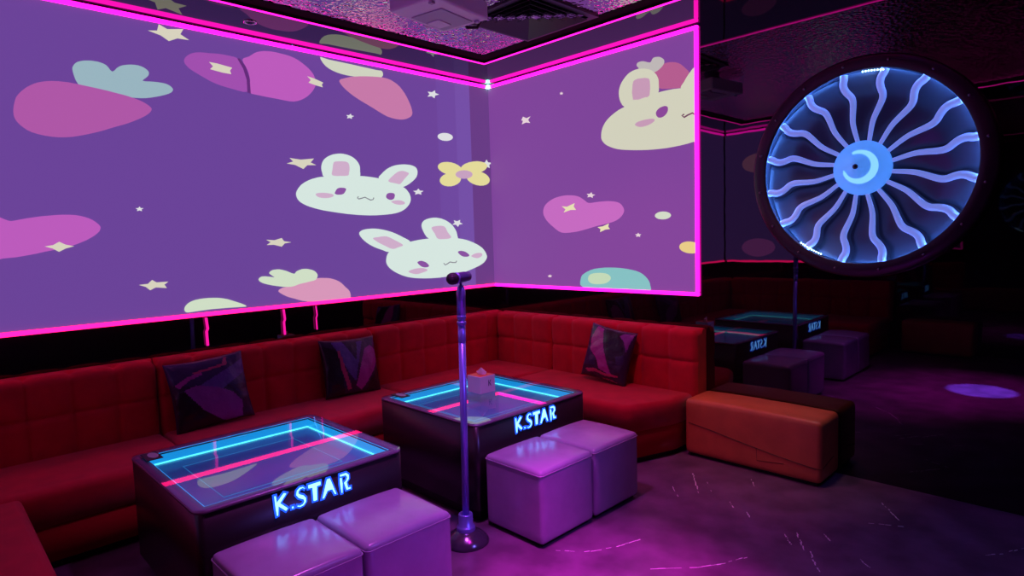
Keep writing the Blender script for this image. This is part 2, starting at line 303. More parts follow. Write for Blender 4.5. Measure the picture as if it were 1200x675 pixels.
# projected pictures ------------------------------------------------
ART_LEFT=[
('mint',[(-3.423,2.681),(-3.424,2.696),(-3.422,2.707),(-3.417,2.716),(-3.411,2.726),(-3.403,2.735),(-3.392,2.743),(-3.378,2.749),(-3.361,2.755),(-3.344,2.758),(-3.326,2.761),(-3.308,2.761),(-3.291,2.761),(-3.275,2.758),(-3.26,2.754),(-3.246,2.747),(-3.235,2.735),(-3.226,2.72),(-3.216,2.713),(-3.204,2.721),(-3.191,2.738),(-3.175,2.752),(-3.155,2.762),(-3.132,2.769),(-3.11,2.774),(-3.089,2.776),(-3.07,2.776),(-3.052,2.773),(-3.036,2.767),(-3.022,2.758),(-3.012,2.748),(-3.01,2.738),(-3.012,2.727),(-3.018,2.716),(-3.031,2.703),(-3.046,2.69),(-3.05,2.682),(-3.035,2.681),(-3.009,2.684),(-2.983,2.686),(-2.959,2.687),(-2.935,2.686),(-2.914,2.684),(-2.897,2.678),(-2.884,2.67),(-2.876,2.661),(-2.873,2.652),(-2.877,2.642),(-2.886,2.631),(-2.904,2.62),(-2.929,2.609),(-2.955,2.599),(-2.982,2.59),(-3.012,2.581),(-3.041,2.574),(-3.069,2.57),(-3.097,2.568),(-3.124,2.567),(-3.148,2.568),(-3.172,2.57),(-3.204,2.574),(-3.253,2.581),(-3.311,2.589),(-3.355,2.597),(-3.379,2.6),(-3.392,2.602),(-3.402,2.611),(-3.412,2.631),(-3.419,2.658)]),
('rose',[(-3.723,2.421),(-3.719,2.443),(-3.713,2.467),(-3.706,2.489),(-3.695,2.507),(-3.683,2.523),(-3.669,2.538),(-3.654,2.553),(-3.637,2.566),(-3.619,2.578),(-3.6,2.588),(-3.579,2.596),(-3.556,2.603),(-3.529,2.608),(-3.499,2.611),(-3.471,2.612),(-3.447,2.612),(-3.425,2.61),(-3.399,2.608),(-3.368,2.605),(-3.332,2.601),(-3.295,2.597),(-3.255,2.592),(-3.212,2.585),(-3.172,2.579),(-3.136,2.572),(-3.104,2.564),(-3.076,2.555),(-3.052,2.545),(-3.033,2.534),(-3.02,2.524),(-3.012,2.515),(-3.01,2.508),(-3.013,2.498),(-3.02,2.487),(-3.032,2.475),(-3.049,2.461),(-3.075,2.444),(-3.105,2.427),(-3.135,2.411),(-3.162,2.398),(-3.188,2.387),(-3.218,2.375),(-3.253,2.36),(-3.291,2.343),(-3.33,2.328),(-3.37,2.314),(-3.412,2.301),(-3.451,2.29),(-3.487,2.284),(-3.52,2.281),(-3.552,2.281),(-3.586,2.284),(-3.619,2.29),(-3.647,2.298),(-3.668,2.308),(-3.684,2.321),(-3.698,2.334),(-3.708,2.346),(-3.716,2.359),(-3.721,2.372),(-3.724,2.387),(-3.724,2.403)]),
('cream',[(-2.998,3.008),(-2.943,3.019),(-2.931,3.062),(-2.881,3.041),(-2.782,3.062),(-2.803,3.024),(-2.75,2.996),(-2.823,2.993),(-2.877,2.965),(-2.924,2.992)]),
('orchid',[(-2.793,2.851),(-2.789,2.866),(-2.78,2.88),(-2.766,2.894),(-2.751,2.905),(-2.732,2.915),(-2.709,2.923),(-2.684,2.928),(-2.655,2.931),(-2.624,2.933),(-2.593,2.937),(-2.56,2.94),(-2.527,2.941),(-2.492,2.94),(-2.456,2.938),(-2.428,2.931),(-2.411,2.918),(-2.402,2.9),(-2.394,2.88),(-2.384,2.856),(-2.376,2.83),(-2.371,2.802),(-2.368,2.768),(-2.369,2.733),(-2.381,2.708),(-2.408,2.702),(-2.444,2.706),(-2.483,2.712),(-2.521,2.717),(-2.562,2.724),(-2.599,2.733),(-2.633,2.744),(-2.663,2.758),(-2.692,2.771),(-2.719,2.784),(-2.743,2.796),(-2.763,2.808),(-2.778,2.822),(-2.789,2.836)]),
('orchid2',[(-2.402,2.929),(-2.391,2.942),(-2.371,2.951),(-2.351,2.961),(-2.333,2.975),(-2.314,2.99),(-2.293,3.002),(-2.268,3.011),(-2.24,3.019),(-2.21,3.023),(-2.177,3.026),(-2.142,3.026),(-2.107,3.024),(-2.073,3.022),(-2.04,3.018),(-2.008,3.01),(-1.977,2.999),(-1.948,2.984),(-1.921,2.968),(-1.898,2.952),(-1.877,2.933),(-1.861,2.914),(-1.851,2.892),(-1.845,2.868),(-1.844,2.845),(-1.85,2.823),(-1.861,2.803),(-1.876,2.782),(-1.895,2.761),(-1.918,2.739),(-1.943,2.721),(-1.971,2.705),(-2.001,2.692),(-2.035,2.683),(-2.074,2.681),(-2.117,2.683),(-2.161,2.686),(-2.205,2.688),(-2.249,2.69),(-2.288,2.693),(-2.321,2.695),(-2.35,2.697),(-2.368,2.706),(-2.37,2.728),(-2.362,2.758),(-2.356,2.786),(-2.358,2.812),(-2.363,2.838),(-2.37,2.862),(-2.382,2.887),(-2.396,2.909)]),
('crack',[(-2.438,2.931),(-2.419,2.934),(-2.38,2.882),(-2.358,2.804),(-2.357,2.697),(-2.381,2.702),(-2.38,2.79),(-2.401,2.868)]),
('cream',[(-2.632,2.873),(-2.58,2.872),(-2.477,2.86),(-2.494,2.837),(-2.486,2.814),(-2.545,2.815),(-2.628,2.825),(-2.607,2.848)]),
('cream',[(-1.912,2.891),(-1.855,2.882),(-1.78,2.862),(-1.794,2.845),(-1.787,2.825),(-1.846,2.832),(-1.905,2.843),(-1.885,2.866)]),
('leaf',[(-1.796,3.054),(-1.785,3.057),(-1.76,3.053),(-1.722,3.049),(-1.664,3.048),(-1.59,3.047),(-1.516,3.046),(-1.438,3.044),(-1.36,3.042),(-1.297,3.04),(-1.261,3.041),(-1.242,3.043),(-1.232,3.039),(-1.224,3.025),(-1.224,3.006),(-1.237,2.99),(-1.267,2.979),(-1.31,2.971),(-1.357,2.964),(-1.41,2.958),(-1.468,2.954),(-1.521,2.952),(-1.568,2.952),(-1.611,2.954),(-1.651,2.959),(-1.688,2.967),(-1.722,2.978),(-1.75,2.992),(-1.774,3.013),(-1.791,3.037)]),
('salmon',[(-1.64,2.893),(-1.637,2.904),(-1.623,2.913),(-1.602,2.921),(-1.573,2.932),(-1.537,2.944),(-1.494,2.954),(-1.443,2.964),(-1.384,2.973),(-1.328,2.98),(-1.278,2.985),(-1.229,2.988),(-1.185,2.986),(-1.147,2.979),(-1.114,2.967),(-1.084,2.953),(-1.057,2.935),(-1.034,2.913),(-1.012,2.889),(-0.99,2.859),(-0.971,2.827),(-0.955,2.796),(-0.944,2.769),(-0.938,2.744),(-0.937,2.723),(-0.944,2.706),(-0.958,2.692),(-0.977,2.681),(-1.003,2.669),(-1.034,2.66),(-1.07,2.655),(-1.111,2.655),(-1.157,2.659),(-1.203,2.667),(-1.249,2.683),(-1.297,2.703),(-1.343,2.723),(-1.389,2.741),(-1.435,2.759),(-1.478,2.777),(-1.516,2.795),(-1.551,2.814),(-1.581,2.833),(-1.607,2.853),(-1.629,2.875)]),
('white',[(-1.551,2.649),(-1.545,2.635),(-1.52,2.634),(-1.543,2.623),(-1.544,2.608),(-1.564,2.614),(-1.588,2.607),(-1.579,2.622),(-1.593,2.633),(-1.568,2.635)]),
('white',[(-0.675,2.961),(-0.671,2.936),(-0.628,2.93),(-0.674,2.914),(-0.684,2.887),(-0.715,2.902),(-0.763,2.892),(-0.738,2.917),(-0.758,2.937),(-0.711,2.938)]),
('white',[(-0.908,2.066),(-0.891,2.048),(-0.851,2.047),(-0.881,2.031),(-0.875,2.012),(-0.911,2.02),(-0.947,2.01),(-0.939,2.03),(-0.967,2.043),(-0.927,2.047)]),
('white',[(-0.067,2.378),(-0.046,2.352),(0.003,2.351),(-0.034,2.327),(-0.027,2.297),(-0.07,2.309),(-0.114,2.292),(-0.104,2.323),(-0.138,2.342),(-0.09,2.349)]),
('cream',[(-2.119,2.213),(-2.067,2.231),(-2.094,2.256),(-2.006,2.249),(-1.895,2.265),(-1.925,2.233),(-1.88,2.215),(-1.954,2.21),(-1.988,2.179),(-2.053,2.206)]),
('cream',[(-2.313,1.642),(-2.25,1.637),(-2.193,1.652),(-2.177,1.628),(-2.119,1.618),(-2.172,1.611),(-2.197,1.587),(-2.256,1.603),(-2.311,1.603),(-2.28,1.623)]),
('cream',[(-3.165,1.37),(-3.112,1.373),(-3.086,1.397),(-3.061,1.379),(-2.989,1.379),(-3.015,1.361),(-3.002,1.337),(-3.068,1.346),(-3.102,1.33),(-3.126,1.354)]),
('white',[(-3.125,1.876),(-3.119,1.866),(-3.103,1.865),(-3.115,1.857),(-3.113,1.846),(-3.127,1.851),(-3.142,1.846),(-3.138,1.857),(-3.149,1.864),(-3.133,1.866)]),
('white',[(-0.486,2.553),(-0.493,2.542),(-0.507,2.532),(-0.529,2.523),(-0.555,2.517),(-0.583,2.515),(-0.611,2.516),(-0.635,2.521),(-0.653,2.528),(-0.664,2.538),(-0.667,2.549),(-0.661,2.56),(-0.647,2.571),(-0.626,2.579),(-0.6,2.585),(-0.572,2.588),(-0.544,2.587),(-0.519,2.582),(-0.5,2.575),(-0.489,2.565)]),
('lemon',[(-0.39,2.248),(-0.403,2.231),(-0.43,2.217),(-0.466,2.208),(-0.509,2.205),(-0.555,2.207),(-0.598,2.215),(-0.634,2.228),(-0.661,2.244),(-0.676,2.261),(-0.677,2.28),(-0.665,2.296),(-0.64,2.31),(-0.605,2.319),(-0.563,2.323),(-0.518,2.322),(-0.474,2.314),(-0.436,2.302),(-0.408,2.286),(-0.392,2.267)]),
('lemon',[(-0.062,2.318),(-0.068,2.298),(-0.091,2.277),(-0.129,2.258),(-0.177,2.242),(-0.23,2.231),(-0.284,2.225),(-0.333,2.226),(-0.372,2.233),(-0.398,2.245),(-0.408,2.262),(-0.402,2.281),(-0.381,2.301),(-0.346,2.32),(-0.299,2.336),(-0.247,2.347),(-0.193,2.354),(-0.143,2.353),(-0.101,2.347),(-0.073,2.334)]),
('lemon',[(-0.406,2.181),(-0.41,2.161),(-0.426,2.141),(-0.453,2.123),(-0.489,2.109),(-0.528,2.1),(-0.568,2.098),(-0.605,2.101),(-0.634,2.11),(-0.654,2.125),(-0.663,2.142),(-0.659,2.162),(-0.643,2.181),(-0.617,2.199),(-0.583,2.213),(-0.544,2.222),(-0.504,2.226),(-0.467,2.223),(-0.436,2.214),(-0.415,2.199)]),
('lemon',[(-0.036,2.168),(-0.051,2.148),(-0.08,2.132),(-0.12,2.122),(-0.166,2.119),(-0.213,2.123),(-0.258,2.133),(-0.295,2.148),(-0.322,2.167),(-0.335,2.189),(-0.335,2.21),(-0.32,2.229),(-0.293,2.244),(-0.255,2.255),(-0.21,2.259),(-0.163,2.256),(-0.117,2.246),(-0.078,2.231),(-0.05,2.211),(-0.035,2.19)]),
('lilac',[(-0.258,2.223),(-0.264,2.21),(-0.28,2.198),(-0.305,2.187),(-0.335,2.18),(-0.368,2.177),(-0.401,2.177),(-0.43,2.182),(-0.453,2.19),(-0.467,2.2),(-0.472,2.212),(-0.466,2.225),(-0.451,2.237),(-0.427,2.247),(-0.397,2.254),(-0.364,2.258),(-0.331,2.258),(-0.301,2.253),(-0.278,2.246),(-0.263,2.235)]),
('face',[(-1.811,2.122),(-1.827,2.133),(-1.831,2.144),(-1.833,2.157),(-1.837,2.172),(-1.839,2.189),(-1.838,2.206),(-1.834,2.223),(-1.827,2.24),(-1.817,2.256),(-1.805,2.269),(-1.789,2.281),(-1.771,2.292),(-1.751,2.301),(-1.728,2.309),(-1.705,2.314),(-1.682,2.318),(-1.658,2.32),(-1.634,2.319),(-1.611,2.316),(-1.588,2.311),(-1.568,2.304),(-1.55,2.296),(-1.535,2.286),(-1.522,2.275),(-1.511,2.263),(-1.502,2.249),(-1.495,2.235),(-1.492,2.22),(-1.492,2.205),(-1.493,2.188),(-1.492,2.17),(-1.493,2.15),(-1.509,2.132),(-1.553,2.113),(-1.611,2.096),(-1.668,2.088),(-1.721,2.094),(-1.773,2.108)]),
('face',[(-1.313,2.131),(-1.317,2.148),(-1.305,2.161),(-1.288,2.175),(-1.271,2.191),(-1.25,2.207),(-1.229,2.222),(-1.206,2.234),(-1.183,2.244),(-1.158,2.253),(-1.131,2.26),(-1.103,2.265),(-1.074,2.269),(-1.045,2.271),(-1.016,2.271),(-0.99,2.27),(-0.966,2.266),(-0.946,2.261),(-0.929,2.253),(-0.919,2.243),(-0.912,2.229),(-0.91,2.214),(-0.912,2.198),(-0.918,2.18),(-0.928,2.163),(-0.944,2.147),(-0.964,2.131),(-0.986,2.116),(-1.008,2.102),(-1.032,2.089),(-1.061,2.078),(-1.097,2.067),(-1.137,2.058),(-1.18,2.059),(-1.229,2.078),(-1.28,2.106)]),
('face',[(-2.06,1.977),(-2.06,1.989),(-2.057,2),(-2.051,2.012),(-2.042,2.026),(-2.029,2.042),(-2.014,2.057),(-1.996,2.07),(-1.974,2.083),(-1.951,2.094),(-1.927,2.104),(-1.901,2.112),(-1.874,2.12),(-1.846,2.125),(-1.818,2.128),(-1.786,2.132),(-1.749,2.135),(-1.709,2.138),(-1.665,2.141),(-1.614,2.144),(-1.559,2.147),(-1.508,2.148),(-1.469,2.149),(-1.435,2.148),(-1.401,2.146),(-1.364,2.143),(-1.327,2.139),(-1.29,2.134),(-1.252,2.128),(-1.214,2.121),(-1.177,2.113),(-1.14,2.101),(-1.103,2.088),(-1.073,2.074),(-1.05,2.062),(-1.034,2.049),(-1.021,2.034),(-1.009,2.019),(-1.001,2.002),(-0.997,1.985),(-0.996,1.968),(-1,1.952),(-1.008,1.935),(-1.021,1.917),(-1.039,1.9),(-1.059,1.884),(-1.08,1.872),(-1.104,1.861),(-1.132,1.852),(-1.166,1.844),(-1.205,1.838),(-1.25,1.833),(-1.303,1.829),(-1.361,1.826),(-1.419,1.825),(-1.473,1.826),(-1.527,1.828),(-1.58,1.832),(-1.632,1.836),(-1.683,1.842),(-1.733,1.848),(-1.784,1.855),(-1.834,1.862),(-1.879,1.871),(-1.918,1.88),(-1.953,1.89),(-1.982,1.9),(-2.006,1.911),(-2.025,1.922),(-2.04,1.934),(-2.051,1.948),(-2.057,1.963)]),
('pink',[(-1.747,2.143),(-1.752,2.155),(-1.748,2.172),(-1.743,2.189),(-1.74,2.206),(-1.736,2.224),(-1.732,2.239),(-1.727,2.247),(-1.721,2.251),(-1.709,2.254),(-1.684,2.257),(-1.653,2.259),(-1.627,2.259),(-1.613,2.257),(-1.604,2.253),(-1.597,2.247),(-1.592,2.237),(-1.59,2.224),(-1.589,2.211),(-1.59,2.197),(-1.593,2.182),(-1.597,2.169),(-1.598,2.16),(-1.6,2.153),(-1.608,2.147),(-1.626,2.144),(-1.65,2.142),(-1.675,2.141),(-1.702,2.139),(-1.729,2.139)]),
('pink',[(-1.223,2.118),(-1.216,2.132),(-1.195,2.15),(-1.174,2.166),(-1.156,2.181),(-1.137,2.193),(-1.119,2.203),(-1.103,2.209),(-1.087,2.212),(-1.071,2.213),(-1.054,2.212),(-1.037,2.209),(-1.024,2.205),(-1.013,2.202),(-1.006,2.197),(-1.006,2.189),(-1.019,2.176),(-1.038,2.159),(-1.057,2.142),(-1.072,2.126),(-1.087,2.11),(-1.101,2.099),(-1.114,2.096),(-1.126,2.098),(-1.142,2.101),(-1.171,2.105),(-1.204,2.109)]),
('eye',[(-1.734,2.004),(-1.728,2.015),(-1.72,2.028),(-1.71,2.038),(-1.699,2.043),(-1.688,2.046),(-1.676,2.047),(-1.661,2.047),(-1.646,2.046),(-1.635,2.043),(-1.631,2.039),(-1.631,2.033),(-1.634,2.025),(-1.64,2.016),(-1.648,2.005),(-1.658,1.997),(-1.67,1.993),(-1.682,1.99),(-1.694,1.99),(-1.705,1.989),(-1.716,1.99),(-1.724,1.992),(-1.73,1.995),(-1.734,1.998)]),
('eye',[(-1.253,1.984),(-1.252,1.993),(-1.247,2.003),(-1.24,2.01),(-1.23,2.015),(-1.218,2.018),(-1.205,2.019),(-1.193,2.019),(-1.18,2.018),(-1.171,2.015),(-1.165,2.01),(-1.162,2.004),(-1.162,1.996),(-1.165,1.987),(-1.169,1.977),(-1.175,1.969),(-1.183,1.964),(-1.193,1.96),(-1.203,1.958),(-1.214,1.958),(-1.227,1.961),(-1.237,1.965),(-1.245,1.97),(-1.251,1.977)]),
('pink',[(-1.899,1.99),(-1.891,1.995),(-1.878,1.998),(-1.862,2),(-1.844,2.001),(-1.823,2.001),(-1.803,2),(-1.785,1.998),(-1.767,1.996),(-1.754,1.992),(-1.747,1.988),(-1.744,1.984),(-1.745,1.979),(-1.751,1.974),(-1.762,1.969),(-1.776,1.965),(-1.794,1.962),(-1.815,1.96),(-1.835,1.96),(-1.853,1.961),(-1.87,1.964),(-1.883,1.969),(-1.893,1.975),(-1.899,1.983)]),
('pink',[(-1.204,1.943),(-1.196,1.948),(-1.18,1.952),(-1.162,1.955),(-1.143,1.957),(-1.122,1.957),(-1.103,1.956),(-1.087,1.952),(-1.073,1.947),(-1.064,1.941),(-1.061,1.935),(-1.063,1.929),(-1.069,1.924),(-1.082,1.921),(-1.099,1.919),(-1.117,1.918),(-1.133,1.919),(-1.149,1.921),(-1.164,1.924),(-1.181,1.93),(-1.197,1.937)]),
('line',[(-1.524,1.983),(-1.536,1.967),(-1.52,1.955),(-1.491,1.962),(-1.46,1.971),(-1.435,1.96),(-1.407,1.948),(-1.379,1.956),(-1.37,1.973),(-1.379,1.976),(-1.384,1.962),(-1.405,1.957),(-1.431,1.967),(-1.459,1.979),(-1.493,1.97),(-1.519,1.964),(-1.527,1.968),(-1.517,1.978)]),
('face',[(-1.531,1.667),(-1.531,1.68),(-1.524,1.689),(-1.512,1.697),(-1.497,1.703),(-1.477,1.708),(-1.454,1.711),(-1.429,1.713),(-1.401,1.714),(-1.372,1.713),(-1.341,1.71),(-1.309,1.705),(-1.277,1.699),(-1.244,1.691),(-1.212,1.682),(-1.18,1.671),(-1.15,1.659),(-1.121,1.646),(-1.094,1.633),(-1.064,1.62),(-1.037,1.607),(-1.021,1.591),(-1.021,1.571),(-1.033,1.549),(-1.061,1.531),(-1.114,1.519),(-1.183,1.513),(-1.238,1.511),(-1.269,1.513),(-1.289,1.52),(-1.311,1.529),(-1.341,1.539),(-1.373,1.55),(-1.404,1.563),(-1.433,1.578),(-1.46,1.594),(-1.483,1.611),(-1.504,1.63),(-1.521,1.65)]),
('face',[(-0.817,1.616),(-0.842,1.634),(-0.857,1.653),(-0.869,1.672),(-0.88,1.692),(-0.889,1.713),(-0.892,1.732),(-0.89,1.748),(-0.882,1.763),(-0.87,1.775),(-0.853,1.785),(-0.831,1.793),(-0.808,1.799),(-0.781,1.803),(-0.753,1.806),(-0.724,1.806),(-0.696,1.803),(-0.668,1.799),(-0.64,1.791),(-0.611,1.781),(-0.582,1.767),(-0.556,1.752),(-0.534,1.734),(-0.515,1.714),(-0.5,1.694),(-0.489,1.675),(-0.483,1.655),(-0.479,1.637),(-0.474,1.62),(-0.473,1.605),(-0.49,1.591),(-0.538,1.577),(-0.604,1.565),(-0.666,1.562),(-0.722,1.574),(-0.775,1.595)]),
('face',[(-1.282,1.445),(-1.279,1.461),(-1.273,1.479),(-1.264,1.496),(-1.25,1.51),(-1.233,1.523),(-1.212,1.536),(-1.186,1.548),(-1.155,1.559),(-1.123,1.57),(-1.09,1.579),(-1.056,1.586),(-1.019,1.594),(-0.976,1.601),(-0.931,1.607),(-0.885,1.612),(-0.841,1.615),(-0.796,1.617),(-0.748,1.618),(-0.693,1.619),(-0.635,1.619),(-0.577,1.618),(-0.522,1.615),(-0.467,1.61),(-0.415,1.603),(-0.367,1.593),(-0.321,1.58),(-0.279,1.565),(-0.238,1.549),(-0.202,1.531),(-0.17,1.512),(-0.147,1.491),(-0.129,1.47),(-0.117,1.45),(-0.11,1.433),(-0.108,1.418),(-0.114,1.402),(-0.128,1.385),(-0.149,1.367),(-0.178,1.351),(-0.216,1.336),(-0.26,1.323),(-0.306,1.31),(-0.352,1.298),(-0.398,1.287),(-0.446,1.278),(-0.494,1.27),(-0.543,1.263),(-0.595,1.259),(-0.652,1.255),(-0.711,1.253),(-0.767,1.253),(-0.815,1.254),(-0.86,1.256),(-0.904,1.259),(-0.949,1.263),(-0.993,1.268),(-1.035,1.275),(-1.076,1.285),(-1.114,1.297),(-1.149,1.311),(-1.181,1.326),(-1.21,1.342),(-1.234,1.358),(-1.252,1.373),(-1.266,1.388),(-1.275,1.402),(-1.281,1.416),(-1.283,1.43)]),
('pink',[(-1.403,1.632),(-1.394,1.637),(-1.375,1.64),(-1.352,1.641),(-1.327,1.645),(-1.297,1.647),(-1.268,1.646),(-1.239,1.637),(-1.211,1.624),(-1.183,1.611),(-1.151,1.596),(-1.119,1.58),(-1.101,1.567),(-1.107,1.559),(-1.127,1.554),(-1.149,1.549),(-1.169,1.543),(-1.19,1.537),(-1.212,1.536),(-1.236,1.542),(-1.26,1.553),(-1.284,1.564),(-1.309,1.575),(-1.333,1.586),(-1.355,1.597),(-1.376,1.61),(-1.395,1.622)]),
('pink',[(-0.782,1.711),(-0.777,1.72),(-0.763,1.725),(-0.742,1.728),(-0.71,1.731),(-0.67,1.732),(-0.636,1.727),(-0.618,1.713),(-0.607,1.693),(-0.596,1.673),(-0.579,1.654),(-0.561,1.635),(-0.555,1.621),(-0.568,1.614),(-0.593,1.61),(-0.621,1.609),(-0.652,1.608),(-0.686,1.608),(-0.713,1.613),(-0.728,1.625),(-0.737,1.641),(-0.746,1.659),(-0.76,1.677),(-0.775,1.696)]),
('eye',[(-0.956,1.408),(-0.948,1.413),(-0.932,1.418),(-0.915,1.419),(-0.898,1.416),(-0.879,1.41),(-0.862,1.403),(-0.847,1.393),(-0.834,1.38),(-0.827,1.37),(-0.83,1.363),(-0.839,1.359),(-0.851,1.356),(-0.866,1.356),(-0.883,1.357),(-0.898,1.361),(-0.91,1.365),(-0.921,1.372),(-0.931,1.379),(-0.942,1.388),(-0.953,1.399)]),
('eye',[(-0.481,1.482),(-0.474,1.488),(-0.46,1.491),(-0.443,1.492),(-0.424,1.49),(-0.403,1.485),(-0.383,1.478),(-0.365,1.468),(-0.348,1.457),(-0.339,1.447),(-0.338,1.441),(-0.344,1.436),(-0.355,1.433),(-0.37,1.431),(-0.39,1.432),(-0.408,1.434),(-0.424,1.438),(-0.439,1.444),(-0.452,1.452),(-0.466,1.462),(-0.477,1.473)]),
('pink',[(-1.059,1.329),(-1.048,1.337),(-1.022,1.344),(-0.992,1.35),(-0.962,1.353),(-0.928,1.354),(-0.899,1.352),(-0.874,1.346),(-0.854,1.338),(-0.846,1.33),(-0.855,1.323),(-0.877,1.317),(-0.901,1.312),(-0.926,1.306),(-0.954,1.302),(-0.982,1.302),(-1.013,1.309),(-1.044,1.319)]),
('pink',[(-0.316,1.438),(-0.302,1.446),(-0.278,1.455),(-0.252,1.461),(-0.227,1.463),(-0.2,1.462),(-0.181,1.459),(-0.172,1.452),(-0.17,1.443),(-0.174,1.434),(-0.186,1.426),(-0.204,1.418),(-0.223,1.413),(-0.241,1.412),(-0.261,1.415),(-0.278,1.419),(-0.295,1.424),(-0.311,1.431)]),
('line',[(-0.662,1.381),(-0.641,1.362),(-0.608,1.373),(-0.58,1.387),(-0.546,1.38),(-0.51,1.379),(-0.495,1.396),(-0.505,1.401),(-0.515,1.387),(-0.544,1.389),(-0.582,1.396),(-0.614,1.381),(-0.639,1.371),(-0.654,1.387)]),
('white',[(-0.438,1.786),(-0.442,1.762),(-0.407,1.747),(-0.451,1.741),(-0.468,1.719),(-0.491,1.74),(-0.536,1.741),(-0.506,1.759),(-0.517,1.782),(-0.476,1.773)]),
('orchid2',[(-3.899,1.833),(-3.886,1.849),(-3.869,1.834),(-3.852,1.818),(-3.833,1.807),(-3.812,1.795),(-3.793,1.786),(-3.78,1.784),(-3.77,1.786),(-3.755,1.789),(-3.734,1.794),(-3.707,1.8),(-3.678,1.805),(-3.644,1.811),(-3.607,1.815),(-3.571,1.819),(-3.537,1.821),(-3.504,1.821),(-3.474,1.819),(-3.448,1.814),(-3.425,1.807),(-3.405,1.799),(-3.388,1.789),(-3.374,1.778),(-3.364,1.768),(-3.356,1.759),(-3.351,1.751),(-3.349,1.742),(-3.352,1.732),(-3.357,1.72),(-3.368,1.708),(-3.384,1.694),(-3.405,1.68),(-3.429,1.666),(-3.455,1.654),(-3.483,1.642),(-3.516,1.631),(-3.556,1.621),(-3.599,1.611),(-3.64,1.603),(-3.677,1.594),(-3.713,1.587),(-3.746,1.581),(-3.777,1.576),(-3.806,1.574),(-3.834,1.572),(-3.867,1.562),(-3.899,1.553),(-3.919,1.573),(-3.921,1.65),(-3.911,1.757)]),
('cream',[(-3.638,1.634),(-3.597,1.641),(-3.566,1.66),(-3.536,1.642),(-3.494,1.631),(-3.536,1.619),(-3.571,1.6),(-3.601,1.621)]),
('salmon2',[(-2.246,1.251),(-2.244,1.261),(-2.233,1.268),(-2.217,1.275),(-2.198,1.279),(-2.176,1.282),(-2.149,1.286),(-2.117,1.293),(-2.08,1.303),(-2.044,1.311),(-2.007,1.318),(-1.971,1.325),(-1.936,1.329),(-1.904,1.33),(-1.875,1.328),(-1.849,1.326),(-1.827,1.323),(-1.808,1.319),(-1.79,1.313),(-1.77,1.306),(-1.749,1.296),(-1.731,1.285),(-1.715,1.272),(-1.7,1.257),(-1.687,1.243),(-1.673,1.231),(-1.66,1.218),(-1.65,1.205),(-1.644,1.19),(-1.641,1.174),(-1.641,1.162),(-1.64,1.155),(-1.641,1.151),(-1.653,1.149),(-1.682,1.148),(-1.722,1.148),(-1.762,1.148),(-1.797,1.148),(-1.833,1.148),(-1.874,1.148),(-1.924,1.149),(-1.978,1.15),(-2.025,1.155),(-2.062,1.163),(-2.093,1.174),(-2.121,1.185),(-2.145,1.193),(-2.167,1.201),(-2.187,1.21),(-2.211,1.224),(-2.233,1.238)]),
('leaf2',[(-2.39,1.352),(-2.387,1.358),(-2.381,1.365),(-2.373,1.369),(-2.364,1.372),(-2.353,1.372),(-2.341,1.372),(-2.328,1.37),(-2.315,1.368),(-2.303,1.366),(-2.289,1.363),(-2.277,1.361),(-2.271,1.361),(-2.275,1.366),(-2.286,1.373),(-2.295,1.38),(-2.302,1.386),(-2.307,1.392),(-2.307,1.397),(-2.302,1.403),(-2.293,1.41),(-2.28,1.415),(-2.265,1.417),(-2.246,1.418),(-2.228,1.417),(-2.21,1.413),(-2.193,1.408),(-2.175,1.402),(-2.155,1.393),(-2.133,1.382),(-2.116,1.377),(-2.107,1.379),(-2.102,1.387),(-2.094,1.394),(-2.082,1.399),(-2.067,1.404),(-2.052,1.408),(-2.036,1.409),(-2.019,1.409),(-2.003,1.407),(-1.986,1.403),(-1.969,1.398),(-1.954,1.392),(-1.942,1.384),(-1.933,1.376),(-1.927,1.367),(-1.923,1.359),(-1.923,1.351),(-1.924,1.343),(-1.928,1.334),(-1.933,1.325),(-1.944,1.317),(-1.962,1.312),(-1.985,1.309),(-2.009,1.305),(-2.033,1.301),(-2.058,1.298),(-2.08,1.294),(-2.097,1.289),(-2.113,1.284),(-2.129,1.281),(-2.146,1.279),(-2.163,1.279),(-2.183,1.281),(-2.206,1.283),(-2.23,1.288),(-2.255,1.293),(-2.282,1.299),(-2.309,1.306),(-2.332,1.313),(-2.35,1.319),(-2.364,1.325),(-2.375,1.332),(-2.383,1.338),(-2.388,1.345)]),
('leaf2',[(-2.906,1.187),(-2.903,1.197),(-2.896,1.208),(-2.886,1.218),(-2.873,1.227),(-2.856,1.235),(-2.835,1.241),(-2.808,1.245),(-2.776,1.247),(-2.744,1.247),(-2.713,1.245),(-2.682,1.242),(-2.651,1.236),(-2.619,1.227),(-2.587,1.214),(-2.557,1.201),(-2.527,1.188),(-2.5,1.174),(-2.488,1.164),(-2.498,1.161),(-2.523,1.162),(-2.56,1.163),(-2.612,1.165),(-2.674,1.166),(-2.731,1.167),(-2.78,1.165),(-2.824,1.163),(-2.858,1.161),(-2.879,1.16),(-2.889,1.161),(-2.897,1.163),(-2.903,1.169),(-2.906,1.178)])]
